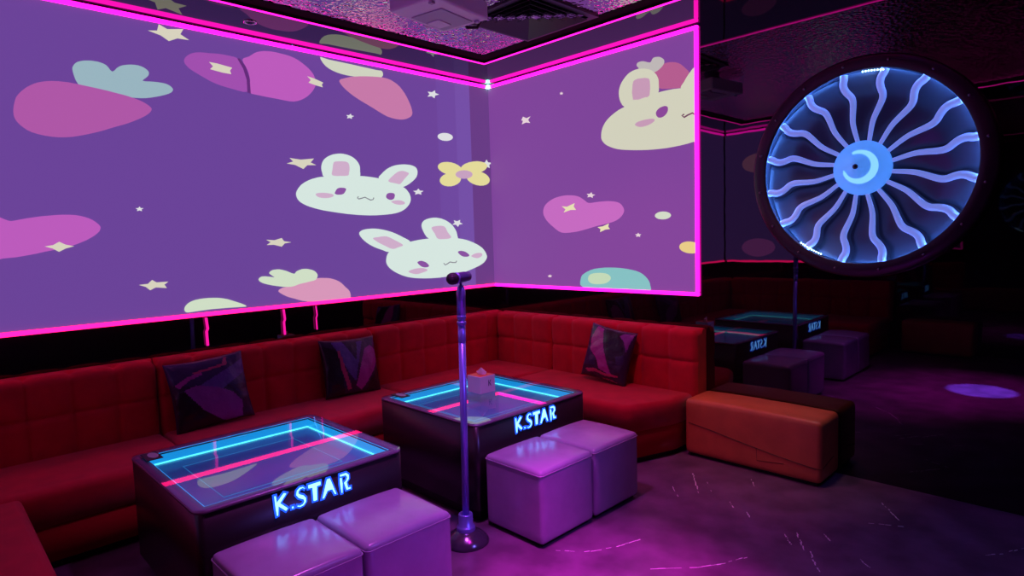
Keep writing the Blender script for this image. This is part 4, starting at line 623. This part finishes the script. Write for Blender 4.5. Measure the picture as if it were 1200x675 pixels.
# ------------------------------------------------------------------ glowing tables
def letters(face_x, yc, width, z0, height):
    K = [[(0, 1.05), (.12, 1.05), (.16, .66), (.62, 1.08), (.80, 1.0), (.38, .55), (.84, .12), (.68, -.02), (.25, .36), (.2, -.12), (.1, -.14), (.04, .3)]]
    DOT = [[(1.06, -.01), (1.2, -.01), (1.2, .13), (1.06, .13)]]
    def stroke(pts, ws):
        l, r = [], []
        for i in range(len(pts)):
            a = Vector(pts[max(i - 1, 0)]); c = Vector(pts[min(i + 1, len(pts) - 1)]); d = (c - a).normalized(); nn = Vector((-d.y, d.x)) * ws[i] / 2
            p = Vector(pts[i]); l.append(tuple(p + nn)); r.append(tuple(p - nn))
        return l + r[::-1]
    S = [stroke([(1.97, .92), (1.86, 1.03), (1.66, 1.03), (1.50, .90), (1.48, .72), (1.60, .58), (1.80, .47), (1.94, .34), (1.95, .16), (1.82, .02), (1.60, -.02), (1.42, .05)], [.08, .10, .12, .15, .20, .24, .25, .20, .14, .11, .10, .09])]
    T = [[(2.20, 1.07), (3.06, 1.07), (3.06, .84), (2.80, .82), (2.76, .0), (2.50, .0), (2.47, .82), (2.20, .84)]]
    A = [[(3.50, 1.07), (3.72, 1.07), (4.12, -.02), (3.99, -.02), (3.82, .34), (3.50, .34), (3.24, -.04), (3.10, -.04)]]
    R = [[(4.40, .86), (4.54, .90), (4.60, .5), (4.55, -.10), (4.48, -.10), (4.40, .45)],
         [(4.42, 1.08), (4.90, 1.08), (5.08, .92), (5.08, .66), (4.90, .48), (4.98, .13), (5.18, .13), (5.18, 0), (4.84, 0), (4.68, .50), (4.86, .62), (4.93, .78), (4.84, .92), (4.42, .94)]]
    k = width / 5.18
    out = []
    for polys in (K, DOT, S, T, A, R):
        f = bmesh.new(); e = bmesh.new()
        for p in polys:
            c = [sum(q[i] for q in p) / len(p) for i in (0, 1)]
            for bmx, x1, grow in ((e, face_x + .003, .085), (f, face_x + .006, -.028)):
                area = sum(p[i - 1][0] * p[i][1] - p[i][0] * p[i - 1][1] for i in range(len(p)))
                pp = p if area > 0 else p[::-1]
                pp = inset(pp, -grow) if grow else pp
                W = [(yc - width / 2 + u * k, z0 + v * height) for u, v in pp]
                lo = [bmx.verts.new((face_x - .001, y, z)) for y, z in W]; hi = [bmx.verts.new((x1, y, z)) for y, z in W]
                for tri in geometry.tessellate_polygon([[Vector((y, z, 0)) for y, z in W]]):
                    try: bmx.faces.new([hi[j] for j in tri])
                    except ValueError: pass
                for i in range(len(W)): bmx.faces.new((lo[i], lo[(i + 1) % len(W)], hi[(i + 1) % len(W)], hi[i]))
        out.append((f, e))
    return out

TX, TY, TH = .485, .485, .575
def make_table(loc, label):
    x, y = loc
    t = thing('light_table', (x, y, 0), label, 'table', 'glowing glass topped tables')
    xa, xb, ya, yb = x - TX, x + TX, y - TY, y + TY
    b = bmesh.new()                                            # cabinet shell: four walls around the light well
    outer = rounded_rect(xa + .004, xb - .004, ya + .004, yb - .004, .03, 4); inner = rounded_rect(xa + .054, xb - .054, ya + .054, yb - .054, .004, 4)
    n = len(outer)
    for z0, z1 in ((.075, TH - .016),):
        A = [b.verts.new((p[0], p[1], z0)) for p in outer]; B = [b.verts.new((p[0], p[1], z1)) for p in outer]
        Cc = [b.verts.new((p[0], p[1], z1)) for p in inner]; D = [b.verts.new((p[0], p[1], .40)) for p in inner]
        for i in range(n):
            j = (i + 1) % n
            b.faces.new((A[i], A[j], B[j], B[i])); b.faces.new((B[i], B[j], Cc[j], Cc[i])); b.faces.new((Cc[i], Cc[j], D[j], D[i]))
        b.faces.new(A[::-1]); b.faces.new(D)
    sharp_smooth(b, 40); obj('cabinet', b, M['cabinet'], t)
    b = bmesh.new(); add_prism(b, rounded_rect(xa + .04, xb - .04, ya + .04, yb - .04, .02, 3), 0, .076); obj('plinth', b, M['black_foot'], t)
    b = bmesh.new()                                            # flat frame around the well
    O = rounded_rect(xa, xb, ya, yb, .045, 6); I = rounded_rect(xa + .05, xb - .05, ya + .05, yb - .05, .006, 6)
    n = len(O)
    z0, z1 = TH - .016, TH - .006
    o0 = v_add(b, [(p[0], p[1], z0) for p in O]); o1 = v_add(b, [(p[0], p[1], z1) for p in O]); i0 = v_add(b, [(p[0], p[1], z0) for p in I]); i1 = v_add(b, [(p[0], p[1], z1) for p in I])
    for i in range(n):
        j = (i + 1) % n
        for q in ((o0[i], o0[j], o1[j], o1[i]), (o1[i], o1[j], i1[j], i1[i]), (i1[i], i1[j], i0[j], i0[i]), (i0[i], i0[j], o0[j], o0[i])): b.faces.new(q)
    sharp_smooth(b, 40); obj('top_frame', b, M['frame'], t)
    b = bmesh.new(); add_prism(b, rounded_rect(xa + .001, xb - .001, ya + .001, yb - .001, .045, 6), TH - .0055, TH); obj('glass_top', b, M['glass'], t)
    wi = .0545; zf = TH - .062
    b = bmesh.new(); e = .003
    for q in ((xa + wi, xa + wi + e, ya + wi, yb - wi), (xb - wi - e, xb - wi, ya + wi, yb - wi), (xa + wi + e, xb - wi - e, ya + wi, ya + wi + e), (xa + wi + e, xb - wi - e, yb - wi - e, yb - wi)):
        add_box(b, *q, zf, TH - .0165)
    obj('light_well', b, M['well_wall'], t)
    b = bmesh.new(); add_box(b, xa + wi, xb - wi, ya + wi, yb - wi, zf - .01, zf); obj('mirror_floor', b, M['well_floor'], t)
    b = bmesh.new(); s = wi + e + .004
    tube(b, [(xa + s, ya + s, zf + .004), (xb - s, ya + s, zf + .004), (xb - s, yb - s, zf + .004), (xa + s, yb - s, zf + .004)], .0038, 6, closed=True)
    obj('led_strip', b, M['well_led'], t)
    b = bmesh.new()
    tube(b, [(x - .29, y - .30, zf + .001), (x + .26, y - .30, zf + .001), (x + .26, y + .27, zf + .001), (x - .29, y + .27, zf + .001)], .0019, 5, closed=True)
    obj('led_reflection_line', b, M['led_reflection'], t)  # emissive rectangle drawn in place of the led strips' mirror reflection
    b = bmesh.new(); s = .0525
    tube(b, [(xa + s, ya + s, TH - .0078), (xb - s, ya + s, TH - .0078), (xb - s, yb - s, TH - .0078), (xa + s, yb - s, TH - .0078)], .002, 6, closed=True)
    obj('rim_light', b, M['rim'], t)
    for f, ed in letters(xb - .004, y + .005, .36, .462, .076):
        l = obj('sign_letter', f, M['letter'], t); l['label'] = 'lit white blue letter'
        obj('letter_halo', ed, M['letter_halo'], l)
    return t
T1 = make_table((1.545, -3.028), 'glowing glass topped table with lit lettering, nearer the camera')
T2 = dup(T1, (1.54, -1.58, 0), 'glowing glass topped table with lit lettering, under the tissue box')

def table_card(x, y, label):
    b = bmesh.new(); add_box(b, x - .065, x + .065, y - .035, y + .035, TH, TH + .004, bev=.001, seg=1)
    t = thing('table_card', (x, y, TH), label, 'card', 'small cards on the tables')
    obj('card', b, M['card'], t)
    b = bmesh.new(); P = [(x + .05 * math.cos(a / 12 * PI) - .005, y + .022 * math.sin(a / 12 * PI) + .006) for a in range(24)]
    add_prism(b, P, TH + .0041, TH + .0046); obj('printed_oval', b, M['card_pale'], t)
table_card(1.165, -3.44, 'small dark card with pale oval on the nearer glowing table')
table_card(1.145, -1.955, 'small dark card on the far glowing table, left of the tissue box')

bx, by, bs, bh = 1.485, -1.535, .066, .115
t = thing('tissue_box', (bx, by, TH), 'white tissue box with a printed letter on the far glowing table', 'tissue box')
b = bmesh.new(); add_box(b, bx - bs, bx + bs, by - bs, by + bs, TH, TH + bh, bev=.003); obj('box', b, M['tissue_box'], t)
b = bmesh.new(); add_box(b, bx - bs + .006, bx + bs - .006, by - bs + .006, by + bs - .006, TH + bh, TH + bh + .0012); lid = obj('lid_print', b, M['tissue_top'], t)
b = bmesh.new(); add_prism(b, [(bx - .005 + .03 * math.cos(a / 8 * PI), by + .012 * math.sin(a / 8 * PI)) for a in range(16)], TH + bh + .0012, TH + bh + .002); obj('slot', b, M['print'], lid)
b = bmesh.new()
A = v_add(b, [(bx - .01, by - .012, TH + bh), (bx + .02, by - .004, TH + bh), (bx + .03, by + .016, TH + bh), (bx - .002, by + .012, TH + bh)])
B = v_add(b, [(bx - .022, by - .020, TH + bh + .022), (bx + .016, by - .010, TH + bh + .052), (bx + .034, by + .022, TH + bh + .020), (bx + .004, by + .020, TH + bh + .034)])
for i in range(4): b.faces.new((A[i], A[(i + 1) % 4], B[(i + 1) % 4], B[i]))
b.faces.new(B); b.faces.new(A[::-1]); bmesh.ops.subdivide_edges(b, edges=list(b.edges), cuts=2, use_grid_fill=True)
for v in b.verts: v.co += Vector((random.uniform(-.002, .002), random.uniform(-.002, .002), random.uniform(-.001, .002) if v.co.z > TH + bh + .01 else 0))
obj('tissue', b, M['tissue'], t)
b = bmesh.new()
xk = bx + bs + .0006
for p in ([(0, 0), (.22, 0), (.22, 1), (0, 1)], [(.22, .42), (.7, 1), (.95, 1), (.42, .42)], [(.3, .5), (.75, 0), (1, 0), (.48, .62)]):
    W = [(by + .005 + u * .026, TH + .045 + v * .04) for u, v in p]
    lo = [b.verts.new((xk - .001, a, z)) for a, z in W]; hi = [b.verts.new((xk, a, z)) for a, z in W]
    b.faces.new(hi)
    for i in range(len(W)): b.faces.new((lo[i], lo[(i + 1) % len(W)], hi[(i + 1) % len(W)], hi[i]))
obj('printed_letter', b, M['print'], t)

# ------------------------------------------------------------------ ottomans
def make_ottoman(x0, x1, y0, y1, label):
    x, y = (x0 + x1) / 2, (y0 + y1) / 2; a, c = (x1 - x0) / 2, (y1 - y0) / 2; zt = .41
    t = thing('ottoman', (x, y, 0), label, 'ottoman', 'lilac cube ottomans in front of the tables')
    b = bmesh.new(); add_box(b, x - a, x + a, y - c, y + c, .018, zt, bev=.022, seg=5)
    bmesh.ops.subdivide_edges(b, edges=[e for e in b.edges if e.calc_length() > .2], cuts=12, use_grid_fill=True)
    for v in b.verts:
        u = (v.co.x - x) / a; w = (v.co.y - y) / c
        if v.co.z > zt - .03: v.co.z += .012 * max(0, 1 - u * u) * max(0, 1 - w * w) - .004 * (u * u * w * w)
        if abs(u) > .96 and abs(w) < .9: v.co.x += .004 * math.copysign(1, u) * math.sin(PI * (v.co.z / zt)) 
    sharp_smooth(b, 60); obj('cover', b, M['lilac_leather'], t)
    b = bmesh.new(); r = .012
    pts = [(p[0], p[1], zt - .026) for p in rounded_rect(x - a - .0015, x + a + .0015, y - c - .0015, y + c + .0015, .022, 5)]
    tube(b, pts, .0026, 6, closed=True); obj('piping', b, M['lilac_piping'], t)
    b = bmesh.new(); add_box(b, x - a + .025, x + a - .025, y - c + .025, y + c - .025, 0, .02); obj('plinth', b, M['black_foot'], t)
    return t
OT = make_ottoman(2.05, 2.475, -3.475, -3.047, 'lilac leather cube ottoman at the bottom edge, left one before the nearer table')
for x0, y0, lab in ((2.05, -3.035, 'lilac leather cube ottoman left of the microphone stand base, before the nearer table'),
                    (2.05, -2.028, 'lilac leather cube ottoman right of the microphone stand base, before the far table'),
                    (2.05, -1.586, 'lilac leather cube ottoman before the far table, farthest of the four')):
    dup(OT, (x0 + .2125, y0 + .214, 0), lab)

# ------------------------------------------------------------------ microphone stand
sx, sy = 2.108, -2.227
t = thing('microphone_stand', (sx, sy, 0), 'tall blue steel microphone stand with round domed base on the floor', 'microphone stand')
b = bmesh.new(); lathe(b, [(0, 0), (.120, 0), (.122, .006), (.117, .016), (.098, .036), (.07, .055), (.05, .066), (0, .07)], (sx, sy, 0), n=48); obj('base', b, M['stand_base'], t)
b = bmesh.new(); lathe(b, [(.0495, .060), (.0495, .080), (.046, .088), (.038, .090), (.038, .150), (.035, .154), (.024, .154), (.022, .145), (0, .145)], (sx, sy, 0), n=36); obj('collar', b, M['steel_blue'], t)
lean = Vector((.016, .012))
at = lambda z: (sx + lean.x * z / 1.3, sy + lean.y * z / 1.3, z)
b = bmesh.new(); tube(b, [at(.14), at(1.08)], .0185, 16); obj('lower_pole', b, M['steel_blue'], t)
b = bmesh.new()
tube(b, [at(1.160), at(1.165), at(1.175), at(1.180)], [.022, .0235, .0235, .022], 16)
tube(b, [at(1.181), at(1.190)], .019, 16); tube(b, [at(1.191), at(1.196), at(1.206), at(1.211)], [.022, .0235, .0235, .022], 16)
obj('coupling', b, M['steel_blue'], t)
b = bmesh.new(); tube(b, [at(1.07), at(1.075), at(1.09), at(1.165)], [.0185, .0205, .0205, .0185], 16); obj('sleeve', b, M['steel_blue'], t)
b = bmesh.new(); tube(b, [at(1.211), at(1.335), at(1.355), at(1.366)], [.0225, .0225, .019, .011], 16); obj('upper_pole', b, M['steel_blue'], t)
tp = Vector(at(1.366))
b = bmesh.new(); tube(b, [tp, tp + Vector((0, 0, .022))], .007, 10)
md = Vector((.16, -.95, -.04)).normalized()                      # the way the microphone points
mid = tp + Vector((0, 0, .040))
tube(b, [mid - md * .03, mid + md * .025], [.0275, .0275], 16, cap=False); obj('clip', b, M['mic_body'], t)
c0 = mid - md * .0
t = thing('microphone', tuple(mid), 'dark handheld microphone lying in the clip on top of the stand', 'microphone')
def along(prof, n=20):
    q = bmesh.new(); tube(q, [c0 + md * h for h, r in prof], [r for h, r in prof], n); return q
obj('handle', along([(-.066, .021), (-.061, .0245), (-.03, .026), (.02, .026), (.03, .027)]), M['mic_body'], t)
obj('collar_ring', along([(.03, .028), (.033, .030), (.040, .030), (.043, .028)]), M['steel_blue'], t)
obj('grille', along([(.043, .0275), (.052, .031), (.066, .031), (.078, .028), (.087, .021), (.092, .010), (.093, .002)]), M['mic_grille'], t)

# ------------------------------------------------------------------ turbine fan
FX, FZ = 3.374, 1.956
t = thing('turbine_fan', (FX, 0, FZ), 'round jet engine fan with blue glowing blades on the black glass wall', 'wall fan')
fp = lambda r, th, d: (FX + r * math.cos(th), -d, FZ + r * math.sin(th))
b = bmesh.new(); lathe(b, [(.592, 0), (.592, .090), (.577, .095), (.577, .102), (.582, .104), (.648, .104), (.660, .094), (.664, .0)], (FX, 0, FZ), 'y', 96, closed=True); sharp_smooth(b, 30); ring = obj('ring', b, M['fan_ring'], t)
for k in range(16):
    th = math.radians(77.3 - 22.5 * k); p = fp(.620, th, .104)
    b = bmesh.new(); lathe(b, [(.0085, 0), (.0085, .004), (.005, .008), (0, .009)], (p[0], p[1], p[2]), 'y', 12); obj('stud', b, M['bolt'], ring)
b = bmesh.new(); lathe(b, [(0, .003), (.591, .003), (.591, .076), (.587, .076), (.587, .010), (0, .010)], (FX, 0, FZ), 'y', 96); sharp_smooth(b, 30); obj('drum', b, M['fan_drum'], t)
b = bmesh.new(); tube(b, [fp(.5865, 2 * PI * k / 96, .086) for k in range(96)], .0036, 6, closed=True); obj('led_strip', b, M['fan_led'], t)
PROF = [(.150, -1.2), (.19, .2), (.235, 1.3), (.28, 1.2), (.32, -.5), (.365, -2.6), (.405, -3.6), (.435, -2.6), (.465, .4), (.495, 2.3), (.525, 2.4), (.552, 1.0), (.576, .4)]
def smooth_prof(P, k=4):
    out = []
    for i in range(len(P) - 1):
        p0, p1, p2, p3 = P[max(i - 1, 0)], P[i], P[i + 1], P[min(i + 2, len(P) - 1)]
        for s in range(k):
            u = s / k; out.append(tuple(.5 * (2 * p1[j] + (p2[j] - p0[j]) * u + (2 * p0[j] - 5 * p1[j] + 4 * p2[j] - p3[j]) * u * u + (-p0[j] + 3 * p1[j] - 3 * p2[j] + p3[j]) * u ** 3) for j in (0, 1)))
    return out + [P[-1]]
SP = smooth_prof(PROF)
for k in range(16):
    th0 = math.radians(78.4 - 22.5 * k)
    b = bmesh.new()
    rows = []
    for r, da in SP:
        th = th0 + math.radians(da) * .72; row = []
        for s in range(6):
            q = s / 5; row.append(b.verts.new(fp(min(r, .583), th - math.radians(19) * q - math.radians(0), .066 - .050 * q ** .8)))
        for s in range(6):
            q = (5 - s) / 5; row.append(b.verts.new(fp(min(r, .583), th - math.radians(19) * q, .063 - .050 * q ** .8)))
        rows.append(row)
    for i in range(len(rows) - 1):
        for s in range(12): 
            f = b.faces.new((rows[i][s], rows[i][(s + 1) % 12], rows[i + 1][(s + 1) % 12], rows[i + 1][s])); f.smooth = True
    b.faces.new(rows[0]); b.faces.new(rows[-1][::-1])
    bl = obj('blade', b, M['fan_sheet'], t)
    b = bmesh.new(); tube(b, [fp(r, th0 + math.radians(da) * .72, .068) for r, da in SP], [.012 + .011 * (r - .15) / .41 for r, da in SP], 10)
    e = obj('lit_edge', b, M['fan_tube'], bl)
b = bmesh.new(); lathe(b, [(.150, .02), (.163, .075), (.158, .088), (.11, .128), (.06, .172), (.02, .208), (.008, .215), (0, .217)], (FX, 0, FZ), 'y', 64); hub = obj('hub', b, M['fan_hub'], t)
b = bmesh.new(); A = []
def hub_d(r):
    P = [(.158, .088), (.11, .128), (.06, .172), (.02, .208), (0, .217)]
    for (ra, da), (rb, db) in zip(P, P[1:]):
        if rb <= r <= ra: return da + (db - da) * (ra - r) / (ra - rb)
    return .217
for i in range(49):
    q = i / 48; th = math.radians(112 - 282 * q); w = .0145 * (.62 + .5 * math.sin(PI * q)) if q < .97 else .004
    rc = .092 - .012 * q
    A.append([b.verts.new(fp(rc + w, th, hub_d(rc + w) + .004)), b.verts.new(fp(rc - w, th, hub_d(rc - w) + .004)), b.verts.new(fp(rc - w, th, hub_d(rc - w) - .003)), b.verts.new(fp(rc + w, th, hub_d(rc + w) - .003))])
for i in range(48):
    for s in range(4): b.faces.new((A[i][s], A[i][(s + 1) % 4], A[i + 1][(s + 1) % 4], A[i + 1][s]))
b.faces.new(A[0]); b.faces.new(A[-1][::-1]); obj('lit_comma', b, M['fan_spiral'], hub)
b = bmesh.new(); lathe(b, [(.016, .210), (.012, .216), (.006, .221), (0, .222)], (FX, 0, FZ), 'y', 24); obj('tip_shade_cap', b, M['fan_sheet'], hub)  # dark cap put in for the shading on the hub's point
for k in range(8):
    p = fp(.566, math.radians(79 + 1.6 * k), .088)
    b = bmesh.new(); bmesh.ops.create_icosphere(b, subdivisions=1, radius=.0055); bmesh.ops.translate(b, verts=list(b.verts), vec=p); obj('led_dot', b, M['led_dot'], t)
for k in range(10):
    p = fp(.566, math.radians(232 + 1.6 * k), .088)
    b = bmesh.new(); bmesh.ops.create_icosphere(b, subdivisions=1, radius=.0055); bmesh.ops.translate(b, verts=list(b.verts), vec=p); obj('led_dot', b, M['led_dot'], t)

# ------------------------------------------------------------------ lights of the room and an added blue fill
def spot(name, loc, target, power, color, deg, blend, radius=.04):
    l = bpy.data.lights.new(name, 'SPOT'); l.energy = power; l.color = color; l.spot_size = math.radians(deg); l.spot_blend = blend; l.shadow_soft_size = radius
    o = bpy.data.objects.new(name, l); COL.objects.link(o); o.location = loc
    o.rotation_euler = (Vector(target) - Vector(loc)).to_track_quat('-Z', 'Y').to_euler(); return o
spot('floor_spot_violet', (3.56, -3.01, 3.04), (3.56, -3.01, 0), 11000, (.20, .085, 1.), 10.6, .12, .03)
spot('floor_spot_magenta', (3.56, -3.0, 3.04), (3.48, -2.95, 0), 1000, (1., .02, .85), 42, 1., .05)
spot('aisle_spot_magenta', (3.15, -2.22, 3.04), (3.0, -2.18, 0), 540, (1., .02, .80), 34, 1., .05)
spot('front_spot_blue', (4.7, -1.9, 2.6), (2.3, -2.3, .35), 120, (.22, .13, 1.), 40, 1., .08)
spot('table_spot_violet', (2.5, -2.42, 3.04), (2.25, -2.40, .4), 165, (.88, .13, 1.), 80, 1., .06)
spot('sofa_downlight', (2.3, -1.5, 3.04), (1.7, -.4, .4), 85, (1., .10, .34), 80, 1., .08)
spot('bench_downlight', (3.0, -.7, 3.04), (2.85, -.15, .35), 42, (1., .56, .40), 40, 1., .08)
spot('left_sofa_downlight', (1.6, -3.2, 3.10), (.5, -2.6, .4), 5, (1., .15, .35), 90, 1., .08)
spot('fan_glow_fill_blue', (4.4, -.9, 3.04), (3.9, -.55, 0), 26, (.12, .14, 1.), 50, 1., .08)  # added unseen spot, stands in for the fan's blue glow on the floor


# ------------------------------------------------------------------ world, camera, view
w = bpy.data.worlds.new('World'); sc.world = w; w.use_nodes = True
w.node_tree.nodes['Background'].inputs[0].default_value = (0, 0, 0, 1); w.node_tree.nodes['Background'].inputs[1].default_value = 0
cam = bpy.data.cameras.new('camera'); co = bpy.data.objects.new('camera', cam); COL.objects.link(co)
r_ = Vector((.70287577, .71064893, -.03072047)); u_ = Vector((-.03622216, .07889152, .99622492)); f_ = Vector((-.71038975, .6991096, -.08119218))
Mx = Matrix.Identity(4)
for i in range(3): Mx[i][0], Mx[i][1], Mx[i][2] = r_[i], u_[i], -f_[i]
Mx.translation = Vector((4.55489, -4.23762, 1.6)); co.matrix_world = Mx
cam.sensor_width = 36; cam.sensor_fit = 'HORIZONTAL'; cam.lens = 36 * 721.24 / 1200; cam.clip_start = .05
sc.camera = co
sc.view_settings.view_transform = 'Standard'; sc.view_settings.look = 'None'; sc.view_settings.gamma = 1; sc.view_settings.exposure = 0
sc.view_settings.use_curve_mapping = False
try:
    sc.cycles.use_denoising = True; sc.cycles.max_bounces = 10; sc.cycles.glossy_bounces = 6; sc.cycles.transparent_max_bounces = 12
    sc.cycles.sample_clamp_indirect = 6.; sc.cycles.caustics_reflective = True
except Exception: pass
